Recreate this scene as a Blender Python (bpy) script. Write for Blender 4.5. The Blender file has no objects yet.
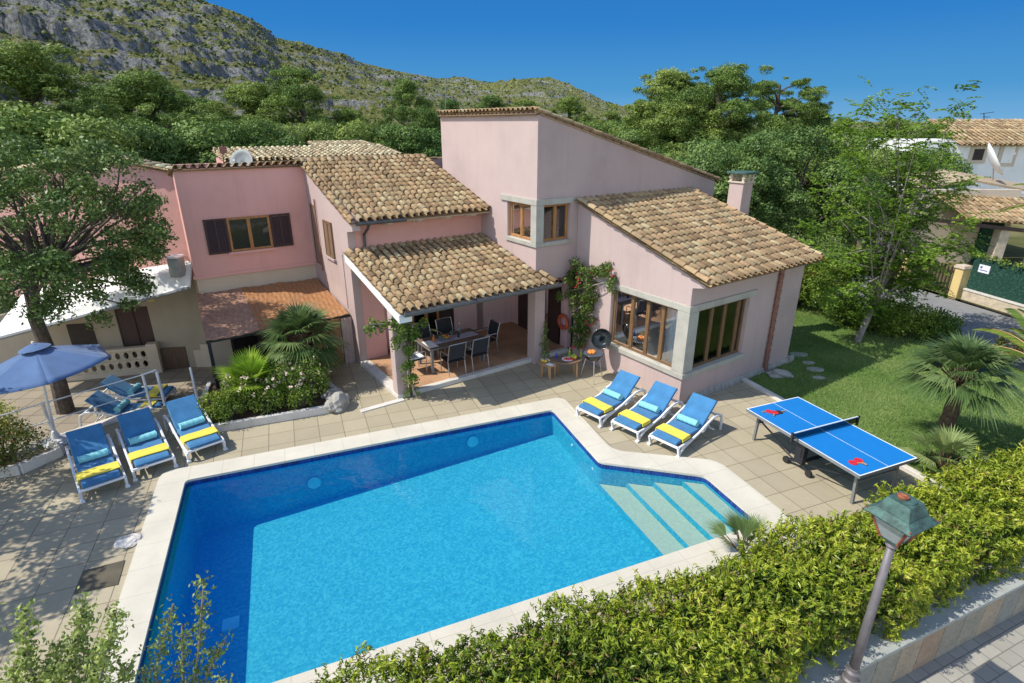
import bpy, bmesh, math, random
import numpy as np
from mathutils import Vector, Matrix
from mathutils.geometry import tessellate_polygon
R = math.radians
rng = np.random.default_rng(7); random.seed(7)
scene = bpy.context.scene
C = scene.collection
# ---------------- camera, sky, sun, exposure ----------------
CAM_Z, PITCH, FPX = 6.62, R(21.25), 560.0
cam = bpy.data.cameras.new('camera'); cam.sensor_width = 36; cam.lens = 36*FPX/1024; cam.clip_end = 6000
co = bpy.data.objects.new('camera', cam); C.objects.link(co)
co.location = (0, 0, CAM_Z); co.rotation_euler = (R(90)-PITCH, 0, 0); scene.camera = co
SUN_AZ, SUN_EL = R(13), R(51)          # azimuth the light travels towards, elevation
world = bpy.data.worlds.new('World'); scene.world = world; world.use_nodes = True
nt = world.node_tree; bg = nt.nodes['Background']
sky = nt.nodes.new('ShaderNodeTexSky'); sky.sky_type = 'NISHITA'; sky.sun_disc = False
sky.sun_elevation = SUN_EL; sky.air_density = 1.0; sky.dust_density = 0.15; sky.ozone_density = 3.0; sky.altitude = 0
to_sun = Vector((-math.cos(SUN_AZ), -math.sin(SUN_AZ), 0))
sky.sun_rotation = math.atan2(to_sun.x, to_sun.y) % (2*math.pi)
# deep polarised blue of the northern sky, the rest boosted and warmed as added fill light
def _n(t, **k):
    x = nt.nodes.new(t)
    for a, v in k.items(): setattr(x, a, v)
    return x
_tc = _n('ShaderNodeTexCoord'); _dp = _n('ShaderNodeVectorMath', operation='DOT_PRODUCT'); nt.links.new(_tc.outputs['Generated'], _dp.inputs[0])
_dv = Vector((.42, 1, .12)).normalized(); _dp.inputs[1].default_value = _dv
_mr = _n('ShaderNodeMapRange', interpolation_type='SMOOTHSTEP'); nt.links.new(_dp.outputs['Value'], _mr.inputs[0]); _mr.inputs[1].default_value = -.15; _mr.inputs[2].default_value = .45
_sp = _n('ShaderNodeSeparateXYZ'); nt.links.new(_tc.outputs['Generated'], _sp.inputs[0])
_rp = _n('ShaderNodeValToRGB'); nt.links.new(_sp.outputs['Z'], _rp.inputs[0]); cr = _rp.color_ramp
for p_, c_ in ((0.0, (.17, .40, .66)), (.05, (.075, .30, .60)), (.14, (.030, .205, .56)), (.30, (.013, .14, .47)), (1.0, (.010, .08, .30))):
    e_ = cr.elements.new(p_) if p_ not in (0.0, 1.0) else cr.elements[0 if p_ == 0 else len(cr.elements)-1]; e_.color = (*c_, 1)
_sc = _n('ShaderNodeVectorMath', operation='SCALE'); nt.links.new(_rp.outputs[0], _sc.inputs[0]); _sc.inputs['Scale'].default_value = 1/.15/1.27
_wm = _n('ShaderNodeVectorMath', operation='MULTIPLY'); nt.links.new(sky.outputs[0], _wm.inputs[0]); _wm.inputs[1].default_value = (2.0, 1.62, 1.38)
_mx = _n('ShaderNodeMix', data_type='RGBA'); nt.links.new(_mr.outputs[0], _mx.inputs[0]); nt.links.new(_wm.outputs[0], _mx.inputs[6]); nt.links.new(_sc.outputs[0], _mx.inputs[7])
nt.links.new(_mx.outputs[2], bg.inputs[0]); bg.inputs[1].default_value = 0.15
sd = bpy.data.lights.new('sun', 'SUN'); sd.energy = 3.9; sd.angle = R(0.5); sd.color = (1, .95, .86)
so = bpy.data.objects.new('sun', sd); C.objects.link(so)
ldir = Vector((math.cos(SUN_AZ)*math.cos(SUN_EL), math.sin(SUN_AZ)*math.cos(SUN_EL), -math.sin(SUN_EL)))
so.rotation_euler = ldir.to_track_quat('-Z', 'Y').to_euler(); so.location = (-20, 0, 40)
vs = scene.view_settings; vs.view_transform = 'Standard'; vs.look = 'None'; vs.exposure = 0.45; vs.gamma = 1; vs.use_curve_mapping = False
# ---------------- frames ----------------
HY, PY = R(34.5), R(21.5)
def HW(u, v, z=0): return (u*math.cos(HY)-v*math.sin(HY), u*math.sin(HY)+v*math.cos(HY), z)     # house frame
def PW(p, q, z=0): return (p*math.cos(PY)-q*math.sin(PY), p*math.sin(PY)+q*math.cos(PY), z)     # pool frame
def ID(x, y, z=0): return (x, y, z)
def ray(px, py):
    a, b = (px-512)/FPX, -(py-341.5)/FPX
    return (a, math.cos(PITCH)+b*math.sin(PITCH), -math.sin(PITCH)+b*math.cos(PITCH))
def at_z(px, py, z=0):
    r = ray(px, py); t = (z-CAM_Z)/r[2]; return (r[0]*t, r[1]*t, z)
def at_y(px, py, Y):
    r = ray(px, py); t = Y/r[1]; return (r[0]*t, Y, CAM_Z+r[2]*t)
# ---------------- materials ----------------
M = {}
class NT:
    def __init__(s, name):
        s.m = bpy.data.materials.new(name); s.m.use_nodes = True; s.t = s.m.node_tree
        s.b = s.t.nodes['Principled BSDF']; s.out = s.t.nodes['Material Output']; M[name] = s.m
        s.tc = s.n('ShaderNodeTexCoord')
    def n(s, typ, **kw):
        x = s.t.nodes.new(typ)
        for k, v in kw.items(): setattr(x, k, v)
        return x
    def l(s, a, b): s.t.links.new(a, b)
    def noise(s, scale, detail=4, rough=.55, vec=None, dist=0):
        x = s.n('ShaderNodeTexNoise'); x.inputs['Scale'].default_value = scale; x.inputs['Detail'].default_value = detail
        x.inputs['Roughness'].default_value = rough; x.inputs['Distortion'].default_value = dist
        s.l(vec if vec is not None else s.tc.outputs['Object'], x.inputs['Vector']); return x.outputs['Fac']
    def ramp(s, fac, stops, interp='LINEAR'):
        x = s.n('ShaderNodeValToRGB'); cr = x.color_ramp; cr.interpolation = interp
        while len(cr.elements) < len(stops): cr.elements.new(0.5)
        for e, (p, c) in zip(cr.elements, stops): e.position = p; e.color = (*c, 1) if len(c) == 3 else c
        s.l(fac, x.inputs[0]); return x.outputs[0]
    def mix(s, fac, a, b, mode='MIX'):
        x = s.n('ShaderNodeMix', data_type='RGBA', blend_type=mode)
        for sock, v in ((x.inputs[0], fac), (x.inputs[6], a), (x.inputs[7], b)):
            if isinstance(v, (int, float)): sock.default_value = v
            elif isinstance(v, tuple): sock.default_value = (*v, 1)
            else: s.l(v, sock)
        return x.outputs[2]
    def attr(s, name='var'):
        x = s.n('ShaderNodeAttribute', attribute_name=name); return x.outputs['Fac']
    def mapping(s, rot=0, scale=(1,1,1), loc=(0,0,0)):
        x = s.n('ShaderNodeMapping'); x.inputs['Rotation'].default_value = (0,0,rot); x.inputs['Scale'].default_value = scale
        x.inputs['Location'].default_value = loc; s.l(s.tc.outputs['Object'], x.inputs['Vector']); return x.outputs[0]
    def color(s, c):
        if isinstance(c, tuple): s.b.inputs['Base Color'].default_value = (*c, 1)
        else: s.l(c, s.b.inputs['Base Color'])
    def bump(s, h, strength=.3, dist=.02, prev=None):
        x = s.n('ShaderNodeBump'); x.inputs['Strength'].default_value = strength; x.inputs['Distance'].default_value = dist
        s.l(h, x.inputs['Height'])
        if prev is not None: s.l(prev, x.inputs['Normal'])
        s.l(x.outputs[0], s.b.inputs['Normal']); return x.outputs[0]
    def set(s, rough=.8, metal=0, spec=.5):
        s.b.inputs['Roughness'].default_value = rough; s.b.inputs['Metallic'].default_value = metal
        s.b.inputs['Specular IOR Level'].default_value = spec; return s
def simple(name, c, rough=.7, metal=0, spec=.5, var=.12, scale=6, bump=0):
    k = NT(name); k.set(rough, metal, spec)
    f = k.noise(scale, 5)
    lo = tuple(max(0, x*(1-var)) for x in c); hi = tuple(min(1, x*(1+var)) for x in c)
    k.color(k.ramp(f, [(.3, lo), (.7, hi)]))
    if bump: k.bump(k.noise(scale*8, 4), bump, .01)
    return k
def stucco(name, c, stain=(.75,.72,.7)):
    k = NT(name); k.set(.9, 0, .2)
    big = k.noise(.7, 6, .6); fine = k.noise(9, 5, .6)
    sv = k.mapping(scale=(5, 5, .35)); streak = k.noise(1.0, 5, .6, sv)
    a = k.ramp(big, [(.3, tuple(x*.88 for x in c)), (.5, c), (.7, tuple(min(1, x*1.05) for x in c))])
    b = k.mix(k.ramp(streak, [(.52, (0,0,0)), (.75, (.28,.28,.28))]), a, tuple(x*y for x, y in zip(c, stain)))
    d = k.mix(k.ramp(fine, [(.3, (0,0,0)), (.8, (.12,.12,.12))]), b, (c[0]*.8, c[1]*.8, c[2]*.8))
    k.color(d); k.bump(k.noise(60, 4), .35, .006)
stucco('pink_stucco', (.475, .365, .335)); stucco('pink_stucco_bounce', (.70, .385, .335)); stucco('porch_stucco', (.66, .45, .43))  # salmon tone is the pink with bounced light put into the colour
stucco('beige_stucco_shaded', (.36, .31, .235)); stucco('beige_stucco', (.56, .47, .36)); stucco('white_render', (.78, .78, .75)); stucco('yellow_stucco', (.66, .50, .22))  # annex tone is the beige darkened for the shade under its roof
def concrete(name, c, rough=.9, sc=3, cracks=0):
    k = NT(name); k.set(rough, 0, .3); a = k.noise(sc, 8, .65); b = k.noise(sc*12, 4)
    x = k.ramp(a, [(.3, tuple(v*.8 for v in c)), (.5, c), (.75, tuple(min(1, v*1.12) for v in c))])
    k.color(k.mix(k.ramp(b, [(.45, (0,0,0)), (.75, (.35,.35,.35))]), x, tuple(v*.65 for v in c))); k.bump(b, .3, .01)
concrete('concrete', (.40, .38, .32));  concrete('kerb_white', (.62, .58, .52))
concrete('asphalt', (.22, .22, .215), .95, 1.5); concrete('rock', (.36, .34, .30), .95, 3); concrete('soil', (.10, .065, .04)); concrete('wall_top', (.34,.35,.32),.9,4)
concrete('stone_white', (.6,.57,.5))
def tilefloor(name, c, size, rot, grout, off=0, var=.12, bump=.4, grain=.7, w=None, mort=.012, stain=None):
    k = NT(name); k.set(.85, 0, .3); mp = k.mapping(rot=-rot)
    b = k.n('ShaderNodeTexBrick'); k.l(mp, b.inputs['Vector']); b.offset = off; b.inputs['Scale'].default_value = 1
    b.inputs['Brick Width'].default_value = w or size; b.inputs['Row Height'].default_value = size; b.inputs['Mortar Size'].default_value = mort
    b.inputs['Mortar Smooth'].default_value = .2; b.inputs['Bias'].default_value = 0
    b.inputs['Color1'].default_value = (*[x*(1-var) for x in c], 1); b.inputs['Color2'].default_value = (*[min(1, x*(1+var)) for x in c], 1)
    b.inputs['Mortar'].default_value = (*grout, 1)
    g = k.noise(1.2, 8, .65); h = k.noise(14, 5, .6)
    x = k.mix(k.ramp(g, [(.35, (0,0,0)), (.75, (grain*.6,)*3)]), b.outputs['Color'], tuple(v*.6 for v in (stain or c)))
    x = k.mix(k.ramp(h, [(.4, (0,0,0)), (.8, (.3,)*3)]), x, tuple(v*.7 for v in c))
    k.color(x)
    n1 = k.bump(h, .15, .004)
    bb = k.n('ShaderNodeMath', operation='SUBTRACT'); bb.inputs[0].default_value = 1; k.l(b.outputs['Fac'], bb.inputs[1])
    k.bump(bb.outputs[0], bump, .008, n1)
    return k
tilefloor('deck_tiles', (.40, .345, .235), .54, PY, (.17, .13, .08), var=.09, grain=.55, mort=.008)
tilefloor('terrace_tiles', (.30, .25, .18), .54, R(5), (.08, .065, .05), var=.12)
tilefloor('terracotta_floor', (.47, .265, .145), .33, HY, (.42, .32, .22), var=.14, grain=.4, mort=.008)
tilefloor('pavement_slabs', (.34, .32, .27), .20, R(23.7), (.15, .14, .12), off=.5, var=.08, w=.30, mort=.008)
def mosaic():
    k = NT('pool_mosaic'); k.set(.5, 0, .3); v = k.n('ShaderNodeTexVoronoi'); v.inputs['Scale'].default_value = 26; k.l(k.tc.outputs['Object'], v.inputs['Vector']); sx = k.n('ShaderNodeSeparateColor'); k.l(v.outputs['Color'], sx.inputs[0])
    a = k.noise(13, 6, .7, None, 1.5); x = k.ramp(sx.outputs[0], [(0, (.018, .29, .33)), (.5, (.030, .355, .38)), (1, (.070, .45, .45))])
    k.color(k.mix(k.ramp(a, [(.42, (0,0,0)), (.7, (.4,.4,.4))]), x, (.085, .46, .44)))  # lighter distorted mottling in the colour mimics caustic light
mosaic()
tilefloor('pool_band', (.012, .045, .20), .05, PY, (.03, .09, .24), var=.5, bump=.1, mort=.004)
tilefloor('step_mosaic', (.58, .55, .26), .04, PY, (.50, .50, .26), var=.08, bump=.1, grain=.3, mort=.003)
def coping_mat():
    k = NT('coping_stone'); k.set(.8, 0, .3); c = (.58, .54, .44); a = k.noise(1.4, 7, .6); b = k.noise(30, 5, .6)
    x = k.ramp(a, [(.3, tuple(v*.88 for v in c)), (.7, tuple(v*1.06 for v in c))]); x = k.mix(k.ramp(b, [(.45, (0,0,0)), (.8, (.25,.25,.25))]), x, tuple(v*.75 for v in c))
    for (w, h, lc) in ((.6, 400, (.15, 200, 0)), (400, .6, (200, .35, 0))):
        t = k.n('ShaderNodeTexBrick'); k.l(k.mapping(rot=-PY, loc=lc), t.inputs['Vector']); t.offset = 0; t.inputs['Scale'].default_value = 1; t.inputs['Brick Width'].default_value = w; t.inputs['Row Height'].default_value = h; t.inputs['Mortar Size'].default_value = .006; t.inputs['Mortar Smooth'].default_value = .3
        x = k.mix(t.outputs['Fac'], x, (.44, .40, .32))
    k.color(x); k.bump(b, .15, .005)
coping_mat()
def reed(name):
    k = NT(name); k.set(.75, 0, .3)
    mp = k.mapping(rot=-HY, scale=(1, 60, 1)); a = k.noise(1.0, 6, .7, mp)
    w = k.n('ShaderNodeTexWave'); w.bands_direction = 'X'; w.inputs['Scale'].default_value = 2.2; w.inputs['Distortion'].default_value = .3
    k.l(k.mapping(rot=-HY), w.inputs['Vector'])
    big = k.noise(.9, 3)
    x = k.ramp(a, [(.25, (.18, .08, .035)), (.5, (.34, .16, .065)), (.75, (.50, .27, .12))])
    x = k.mix(k.ramp(w.outputs['Fac'], [(.0, (.55,.55,.55)), (.12, (0,0,0))]), x, (.16, .07, .03))
    x = k.mix(k.ramp(big, [(.45, (0,0,0)), (.7, (.45,.45,.45))]), x, (.30, .18, .11))
    k.color(x); k.bump(a, .5, .01)
reed('reed_mat')
simple('reed_weathered', (.34, .19, .12), .9, scale=9, var=.3, bump=.4)
def roof_mat(nm, gain):
    k = NT(nm); k.set(.9, 0, .2); v = k.attr()
    base = k.ramp(v, [(p_, tuple(x_*gain[i_] for i_, x_ in enumerate(c_))) for p_, c_ in ((0, (.19,.12,.065)), (.2, (.31,.205,.11)), (.45, (.39,.28,.15)), (.62, (.42,.27,.145)), (.8, (.47,.38,.22)), (1, (.26,.16,.09)))])
    g = k.noise(2.2, 8, .7); h = k.noise(25, 5, .7)
    x = k.mix(k.ramp(g, [(.46, (0,0,0)), (.68, (.75,.75,.75))]), base, (.19, .15, .09))
    x = k.mix(k.ramp(h, [(.52, (0,0,0)), (.72, (.65,.65,.65))]), x, (.12, .10, .065))
    x = k.mix(k.ramp(k.noise(5, 6, .7), [(.60, (0,0,0)), (.8, (.5,.5,.5))]), x, (.50,.46,.34))
    k.color(x); k.bump(h, .4, .01)
roof_mat('clay_tiles', (1, 1, 1)); roof_mat('pale_clay_tiles', (1.45, 1.7, 1.9))
simple('clay_dark', (.13, .09, .06), .95, var=.3)
simple('gutter_metal', (.10, .10, .095), .5, .3); simple('copper_pipe', (.25, .12, .09), .6, .2)
def wood(name, c, rough=.55):
    k = NT(name); k.set(rough, 0, .4); a = k.noise(3, 6, .6, k.mapping(scale=(6, 6, .8)), 1.0)
    k.color(k.ramp(a, [(.25, tuple(x*.6 for x in c)), (.7, tuple(min(1, x*1.2) for x in c))])); k.bump(a, .15, .004)
wood('window_wood', (.175, .095, .04)); wood('orange_wood', (.38, .18, .06)); wood('shutter_wood', (.055, .028, .026)); wood('shutter_brown', (.20, .12, .07))
wood('beam_dark', (.13, .08, .05)); wood('table_wood', (.20, .13, .08)); wood('bench_wood', (.42, .24, .11)); wood('beam_wood', (.40, .31, .20), .85)
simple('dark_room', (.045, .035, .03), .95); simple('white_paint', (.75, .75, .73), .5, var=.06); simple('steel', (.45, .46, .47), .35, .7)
simple('dark_metal', (.03, .035, .045), .4, .4); simple('black_mesh', (.022, .023, .028), .8); simple('grey_metal', (.22, .23, .23), .5, .3)
simple('plastic_white', (.72, .73, .74), .35, var=.04); simple('curtain', (.72, .74, .80), .9, var=.08, scale=20)
simple('grey_box', (.28,.30,.29), .6)
def fabric(name, c, rough=.9, var=.10, wv=True):
    k = NT(name); k.set(rough, 0, .15); a = k.noise(4, 5); k.b.inputs['Sheen Weight'].default_value = .2
    k.color(k.ramp(a, [(.3, tuple(x*(1-var) for x in c)), (.7, tuple(min(1, x*(1+var)) for x in c))])); k.bump(k.noise(90, 3), .5, .004)
fabric('blue_sling', (.050, .18, .35), var=.16); fabric('yellow_towel', (.74, .61, .07)); fabric('aqua_towel', (.22, .56, .60)); fabric('umbrella_cloth', (.075, .14, .28), .8)
fabric('white_cloth', (.75,.77,.78)); fabric('lilac_cloth', (.42,.38,.48)); fabric('grey_bed', (.35,.33,.38)); fabric('stripe_curtain', (.50,.38,.34))
simple('pong_blue', (.010, .175, .49), .42, var=.03); simple('line_white', (.8, .82, .85), .5); simple('rubber', (.02, .02, .02), .6); simple('red_rubber', (.55, .02, .03), .55)
simple('foos_blue', (.015,.05,.30), .4); simple('lid_black', (.02, .025, .028), .18, .0, .6, var=.3); simple('ring_orange', (.55,.10,.04), .5)
simple('yellow_food', (.75,.55,.05), .5); simple('red_food', (.60,.06,.03), .5); simple('orange_food', (.70,.22,.03), .5); simple('green_food', (.25,.40,.05), .5)
simple('flower_red', (.55, .012, .06), .6, var=.3); simple('flower_cream', (.70, .55, .42), .7); simple('car_red', (.45, .015, .015), .25, var=.03); simple('green_panel', (.01, .20, .085), .6, var=.2, scale=2)
simple('plaster_sign', (.72,.72,.76), .6); simple('sign_ink', (.05,.08,.3), .6); simple('cream_blocks', (.50, .42, .30), .9, var=.2, bump=.3); simple('trash_dark', (.10,.085,.055), .9, var=.3, scale=3)
def fence_mat():
    k = NT('green_screen'); k.set(.85, 0, .2); v = k.n('ShaderNodeTexVoronoi'); v.inputs['Scale'].default_value = 14; k.l(k.tc.outputs['Object'], v.inputs['Vector'])
    k.color(k.ramp(v.outputs['Distance'], [(0, (.008,.03,.022)), (.6, (.018,.06,.043)), (1, (.04,.10,.07))])); k.bump(v.outputs['Distance'], .6, .02)
fence_mat()
def verdigris():
    k = NT('verdigris'); k.set(.6, .35, .4); a = k.noise(9, 7, .65)
    k.color(k.ramp(a, [(.25, (.03,.045,.04)), (.45, (.06,.11,.095)), (.6, (.085,.17,.145)), (.8, (.17,.23,.20))])); k.bump(a, .3, .005)
    k = NT('rust'); k.set(.9); a = k.noise(20, 6); k.color(k.ramp(a, [(.3, (.12,.03,.012)), (.7, (.36,.12,.05))])); k.bump(a, .5, .01)
    k = NT('lamp_pole'); k.set(.55, .3); a = k.noise(7, 6); k.color(k.ramp(a, [(.3, (.13,.12,.125)), (.7, (.20,.18,.185))])); k.bump(a, .1, .004)
verdigris()
def glassy(name, tint, ior=1.5, rough=.02, wave=None, frost=0, fcol=(.55,.6,.6)):
    k = NT(name); t = k.t; t.nodes.remove(k.b)
    tr = k.n('ShaderNodeBsdfTransparent'); tr.inputs[0].default_value = (*tint, 1)
    gl = k.n('ShaderNodeBsdfGlossy'); gl.inputs['Roughness'].default_value = rough; gl.inputs[0].default_value = (1,1,1,1)
    fr = k.n('ShaderNodeFresnel'); fr.inputs[0].default_value = ior; mx = k.n('ShaderNodeMixShader')
    if wave:
        bp = k.n('ShaderNodeBump'); bp.inputs['Strength'].default_value = wave; bp.inputs['Distance'].default_value = .03
        k.l(k.noise(2.6, 3, .5, None, .6), bp.inputs['Height'])
        for q in (gl, fr): k.l(bp.outputs[0], q.inputs['Normal'])
    k.l(fr.outputs[0], mx.inputs[0]); k.l(tr.outputs[0], mx.inputs[1]); k.l(gl.outputs[0], mx.inputs[2]); last = mx.outputs[0]
    if frost:
        df = k.n('ShaderNodeBsdfDiffuse'); df.inputs[0].default_value = (*fcol, 1); m2 = k.n('ShaderNodeMixShader'); m2.inputs[0].default_value = frost
        k.l(last, m2.inputs[1]); k.l(df.outputs[0], m2.inputs[2]); last = m2.outputs[0]
    k.l(last, k.out.inputs[0])
glassy('window_glass', (.88,.90,.90), 1.42); glassy('lamp_glass', (.7,.75,.75), 1.5, .2, frost=.45); glassy('pool_water', (.78,.95,1.0), 1.33, .03, wave=.35, frost=.12, fcol=(.0, .12, 1.0))
glassy('bottle_glass', (.5,.7,.75), 1.6, .05, frost=.15); glassy('net_mesh', (.30,.33,.36), 1.02, .6)
def leafmat(name, stops, trans=.35, rough=.5, spec=.3, objvar=.26):
    k = NT(name); k.set(rough, 0, spec); v = k.attr(); oi = k.n('ShaderNodeObjectInfo')
    c = k.ramp(v, stops)
    hs = k.n('ShaderNodeHueSaturation'); k.l(c, hs.inputs['Color'])
    mr = k.n('ShaderNodeMapRange'); k.l(oi.outputs['Random'], mr.inputs[0]); mr.inputs[3].default_value = 1-objvar; mr.inputs[4].default_value = 1+objvar
    k.l(mr.outputs[0], hs.inputs['Value'])
    mr2 = k.n('ShaderNodeMapRange'); k.l(oi.outputs['Random'], mr2.inputs[0]); mr2.inputs[3].default_value = .52; mr2.inputs[4].default_value = .48
    k.l(mr2.outputs[0], hs.inputs['Hue'])
    k.l(hs.outputs[0], k.b.inputs['Base Color'])
    tl = k.n('ShaderNodeBsdfTranslucent'); k.l(hs.outputs[0], tl.inputs[0]); mx = k.n('ShaderNodeMixShader'); mx.inputs[0].default_value = trans
    k.l(k.b.outputs[0], mx.inputs[1]); k.l(tl.outputs[0], mx.inputs[2]); k.l(mx.outputs[0], k.out.inputs[0])
leafmat('pine_leaf', [(0, (.042,.088,.020)), (.5, (.135,.22,.042)), (1, (.30,.39,.085))], .2, .6)
leafmat('dark_leaf', [(0, (.05,.10,.024)), (.5, (.155,.24,.052)), (1, (.32,.41,.11))], .2, .5)
leafmat('oak_leaf', [(0, (.055,.095,.02)), (.5, (.15,.225,.05)), (1, (.34,.41,.13))], .25, .45)
leafmat('feather_leaf', [(0, (.09,.16,.018)), (.5, (.20,.33,.035)), (1, (.36,.48,.07))], .35, .5)
leafmat('hedge_leaf', [(0, (.06,.095,.012)), (.3, (.18,.24,.022)), (.6, (.37,.42,.035)), (.92, (.62,.59,.07)), (1, (.30,.17,.07))], .4, .4, .4, 0)
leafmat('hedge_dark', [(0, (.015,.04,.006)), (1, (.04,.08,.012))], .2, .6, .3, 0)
leafmat('shrub_leaf', [(0, (.06,.11,.014)), (.5, (.16,.24,.03)), (1, (.31,.40,.07))], .3, .45)
leafmat('autumn_leaf', [(0, (.04,.10,.012)), (.5, (.14,.20,.03)), (.8, (.30,.20,.05)), (1, (.42,.14,.05))], .3, .45)
leafmat('sapling_leaf', [(0, (.12,.18,.04)), (.5, (.29,.38,.08)), (1, (.52,.58,.20))], .35, .45)
leafmat('palm_leaf', [(0, (.06,.10,.03)), (.5, (.15,.22,.07)), (1, (.33,.39,.15))], .25, .4)
leafmat('climber_leaf', [(0, (.03,.07,.012)), (.5, (.085,.155,.026)), (1, (.20,.29,.06))], .25, .45, .3, 0)
leafmat('bright_palm', [(0, (.07,.16,.015)), (.5, (.17,.33,.03)), (1, (.33,.48,.06))], .4, .4)
leafmat('date_palm', [(0, (.04,.09,.012)), (.5, (.10,.17,.02)), (1, (.32,.33,.05))], .3, .4)
leafmat('grass_blade', [(0, (.09,.17,.04)), (.5, (.18,.30,.08)), (1, (.35,.40,.16))], .3, .6, .2, 0)
leafmat('scrub_leaf', [(0, (.035,.060,.018)), (.5, (.085,.12,.03)), (1, (.17,.19,.06))], .1, .8, .2, 0)
simple('bark', (.095, .075, .06), .95, var=.45, scale=9, bump=.8); simple('pale_bark', (.26, .22, .19), .9, var=.3, scale=9, bump=.5); simple('palm_trunk', (.12, .075, .045), .95, var=.5, scale=18, bump=.9)
def lawn_mat():
    k = NT('lawn_turf'); k.set(.95, 0, .1); a = k.noise(.8, 7, .65); b = k.noise(30, 5, .7)
    x = k.ramp(a, [(.3, (.085,.155,.035)), (.5, (.145,.235,.06)), (.7, (.24,.30,.10)), (.85, (.36,.31,.17))])
    k.color(k.mix(k.ramp(b, [(.3, (0,0,0)), (.7, (.6,.6,.6))]), x, (.075,.115,.018))); k.bump(b, .7, .03)
    k = NT('dry_ground'); k.set(.95, 0, .1); a = k.noise(.15, 8, .7)
    k.color(k.ramp(a, [(.3, (.05,.07,.02)), (.5, (.11,.11,.04)), (.7, (.20,.17,.09))]))
lawn_mat()
def hill_mat():
    k = NT('hill_rock'); k.set(.95, 0, .1)
    a = k.noise(.018, 10, .68); b = k.noise(.20, 10, .76); c = k.noise(.6, 6, .7)
    gm = k.n('ShaderNodeNewGeometry'); sp = k.n('ShaderNodeSeparateXYZ'); k.l(gm.outputs['Normal'], sp.inputs[0])
    rock = k.ramp(c, [(.28, (.09,.10,.10)), (.48, (.27,.28,.275)), (.66, (.50,.50,.49))])
    d_ = k.noise(.35, 8, .75); veg = k.ramp(d_, [(.30, (.05,.075,.02)), (.44, (.15,.17,.045)), (.55, (.27,.27,.09)), (.63, (.36,.34,.20)), (.68, (.42,.42,.39))])
    m1 = k.n('ShaderNodeMath', operation='ADD'); k.l(b, m1.inputs[0])
    m2 = k.n('ShaderNodeMath', operation='MULTIPLY'); k.l(sp.outputs['Z'], m2.inputs[0]); m2.inputs[1].default_value = -.75
    m2.inputs[1].default_value = -.45; k.l(m2.outputs[0], m1.inputs[1]); s_ = k.noise(1.0, 8, .7, k.mapping(scale=(.014, .014, .16)), .8)
    m3 = k.n('ShaderNodeMath', operation='MULTIPLY_ADD'); k.l(s_, m3.inputs[0]); m3.inputs[1].default_value = .9; k.l(m1.outputs[0], m3.inputs[2])
    m4 = k.n('ShaderNodeMath', operation='MULTIPLY_ADD'); k.l(a, m4.inputs[0]); m4.inputs[1].default_value = .4; k.l(m3.outputs[0], m4.inputs[2])
    k.color(k.mix(k.ramp(m4.outputs[0], [(.755, (0,0,0)), (.82, (1,1,1))]), veg, rock)); k.bump(b, 1.0, 7)
hill_mat()
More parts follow.
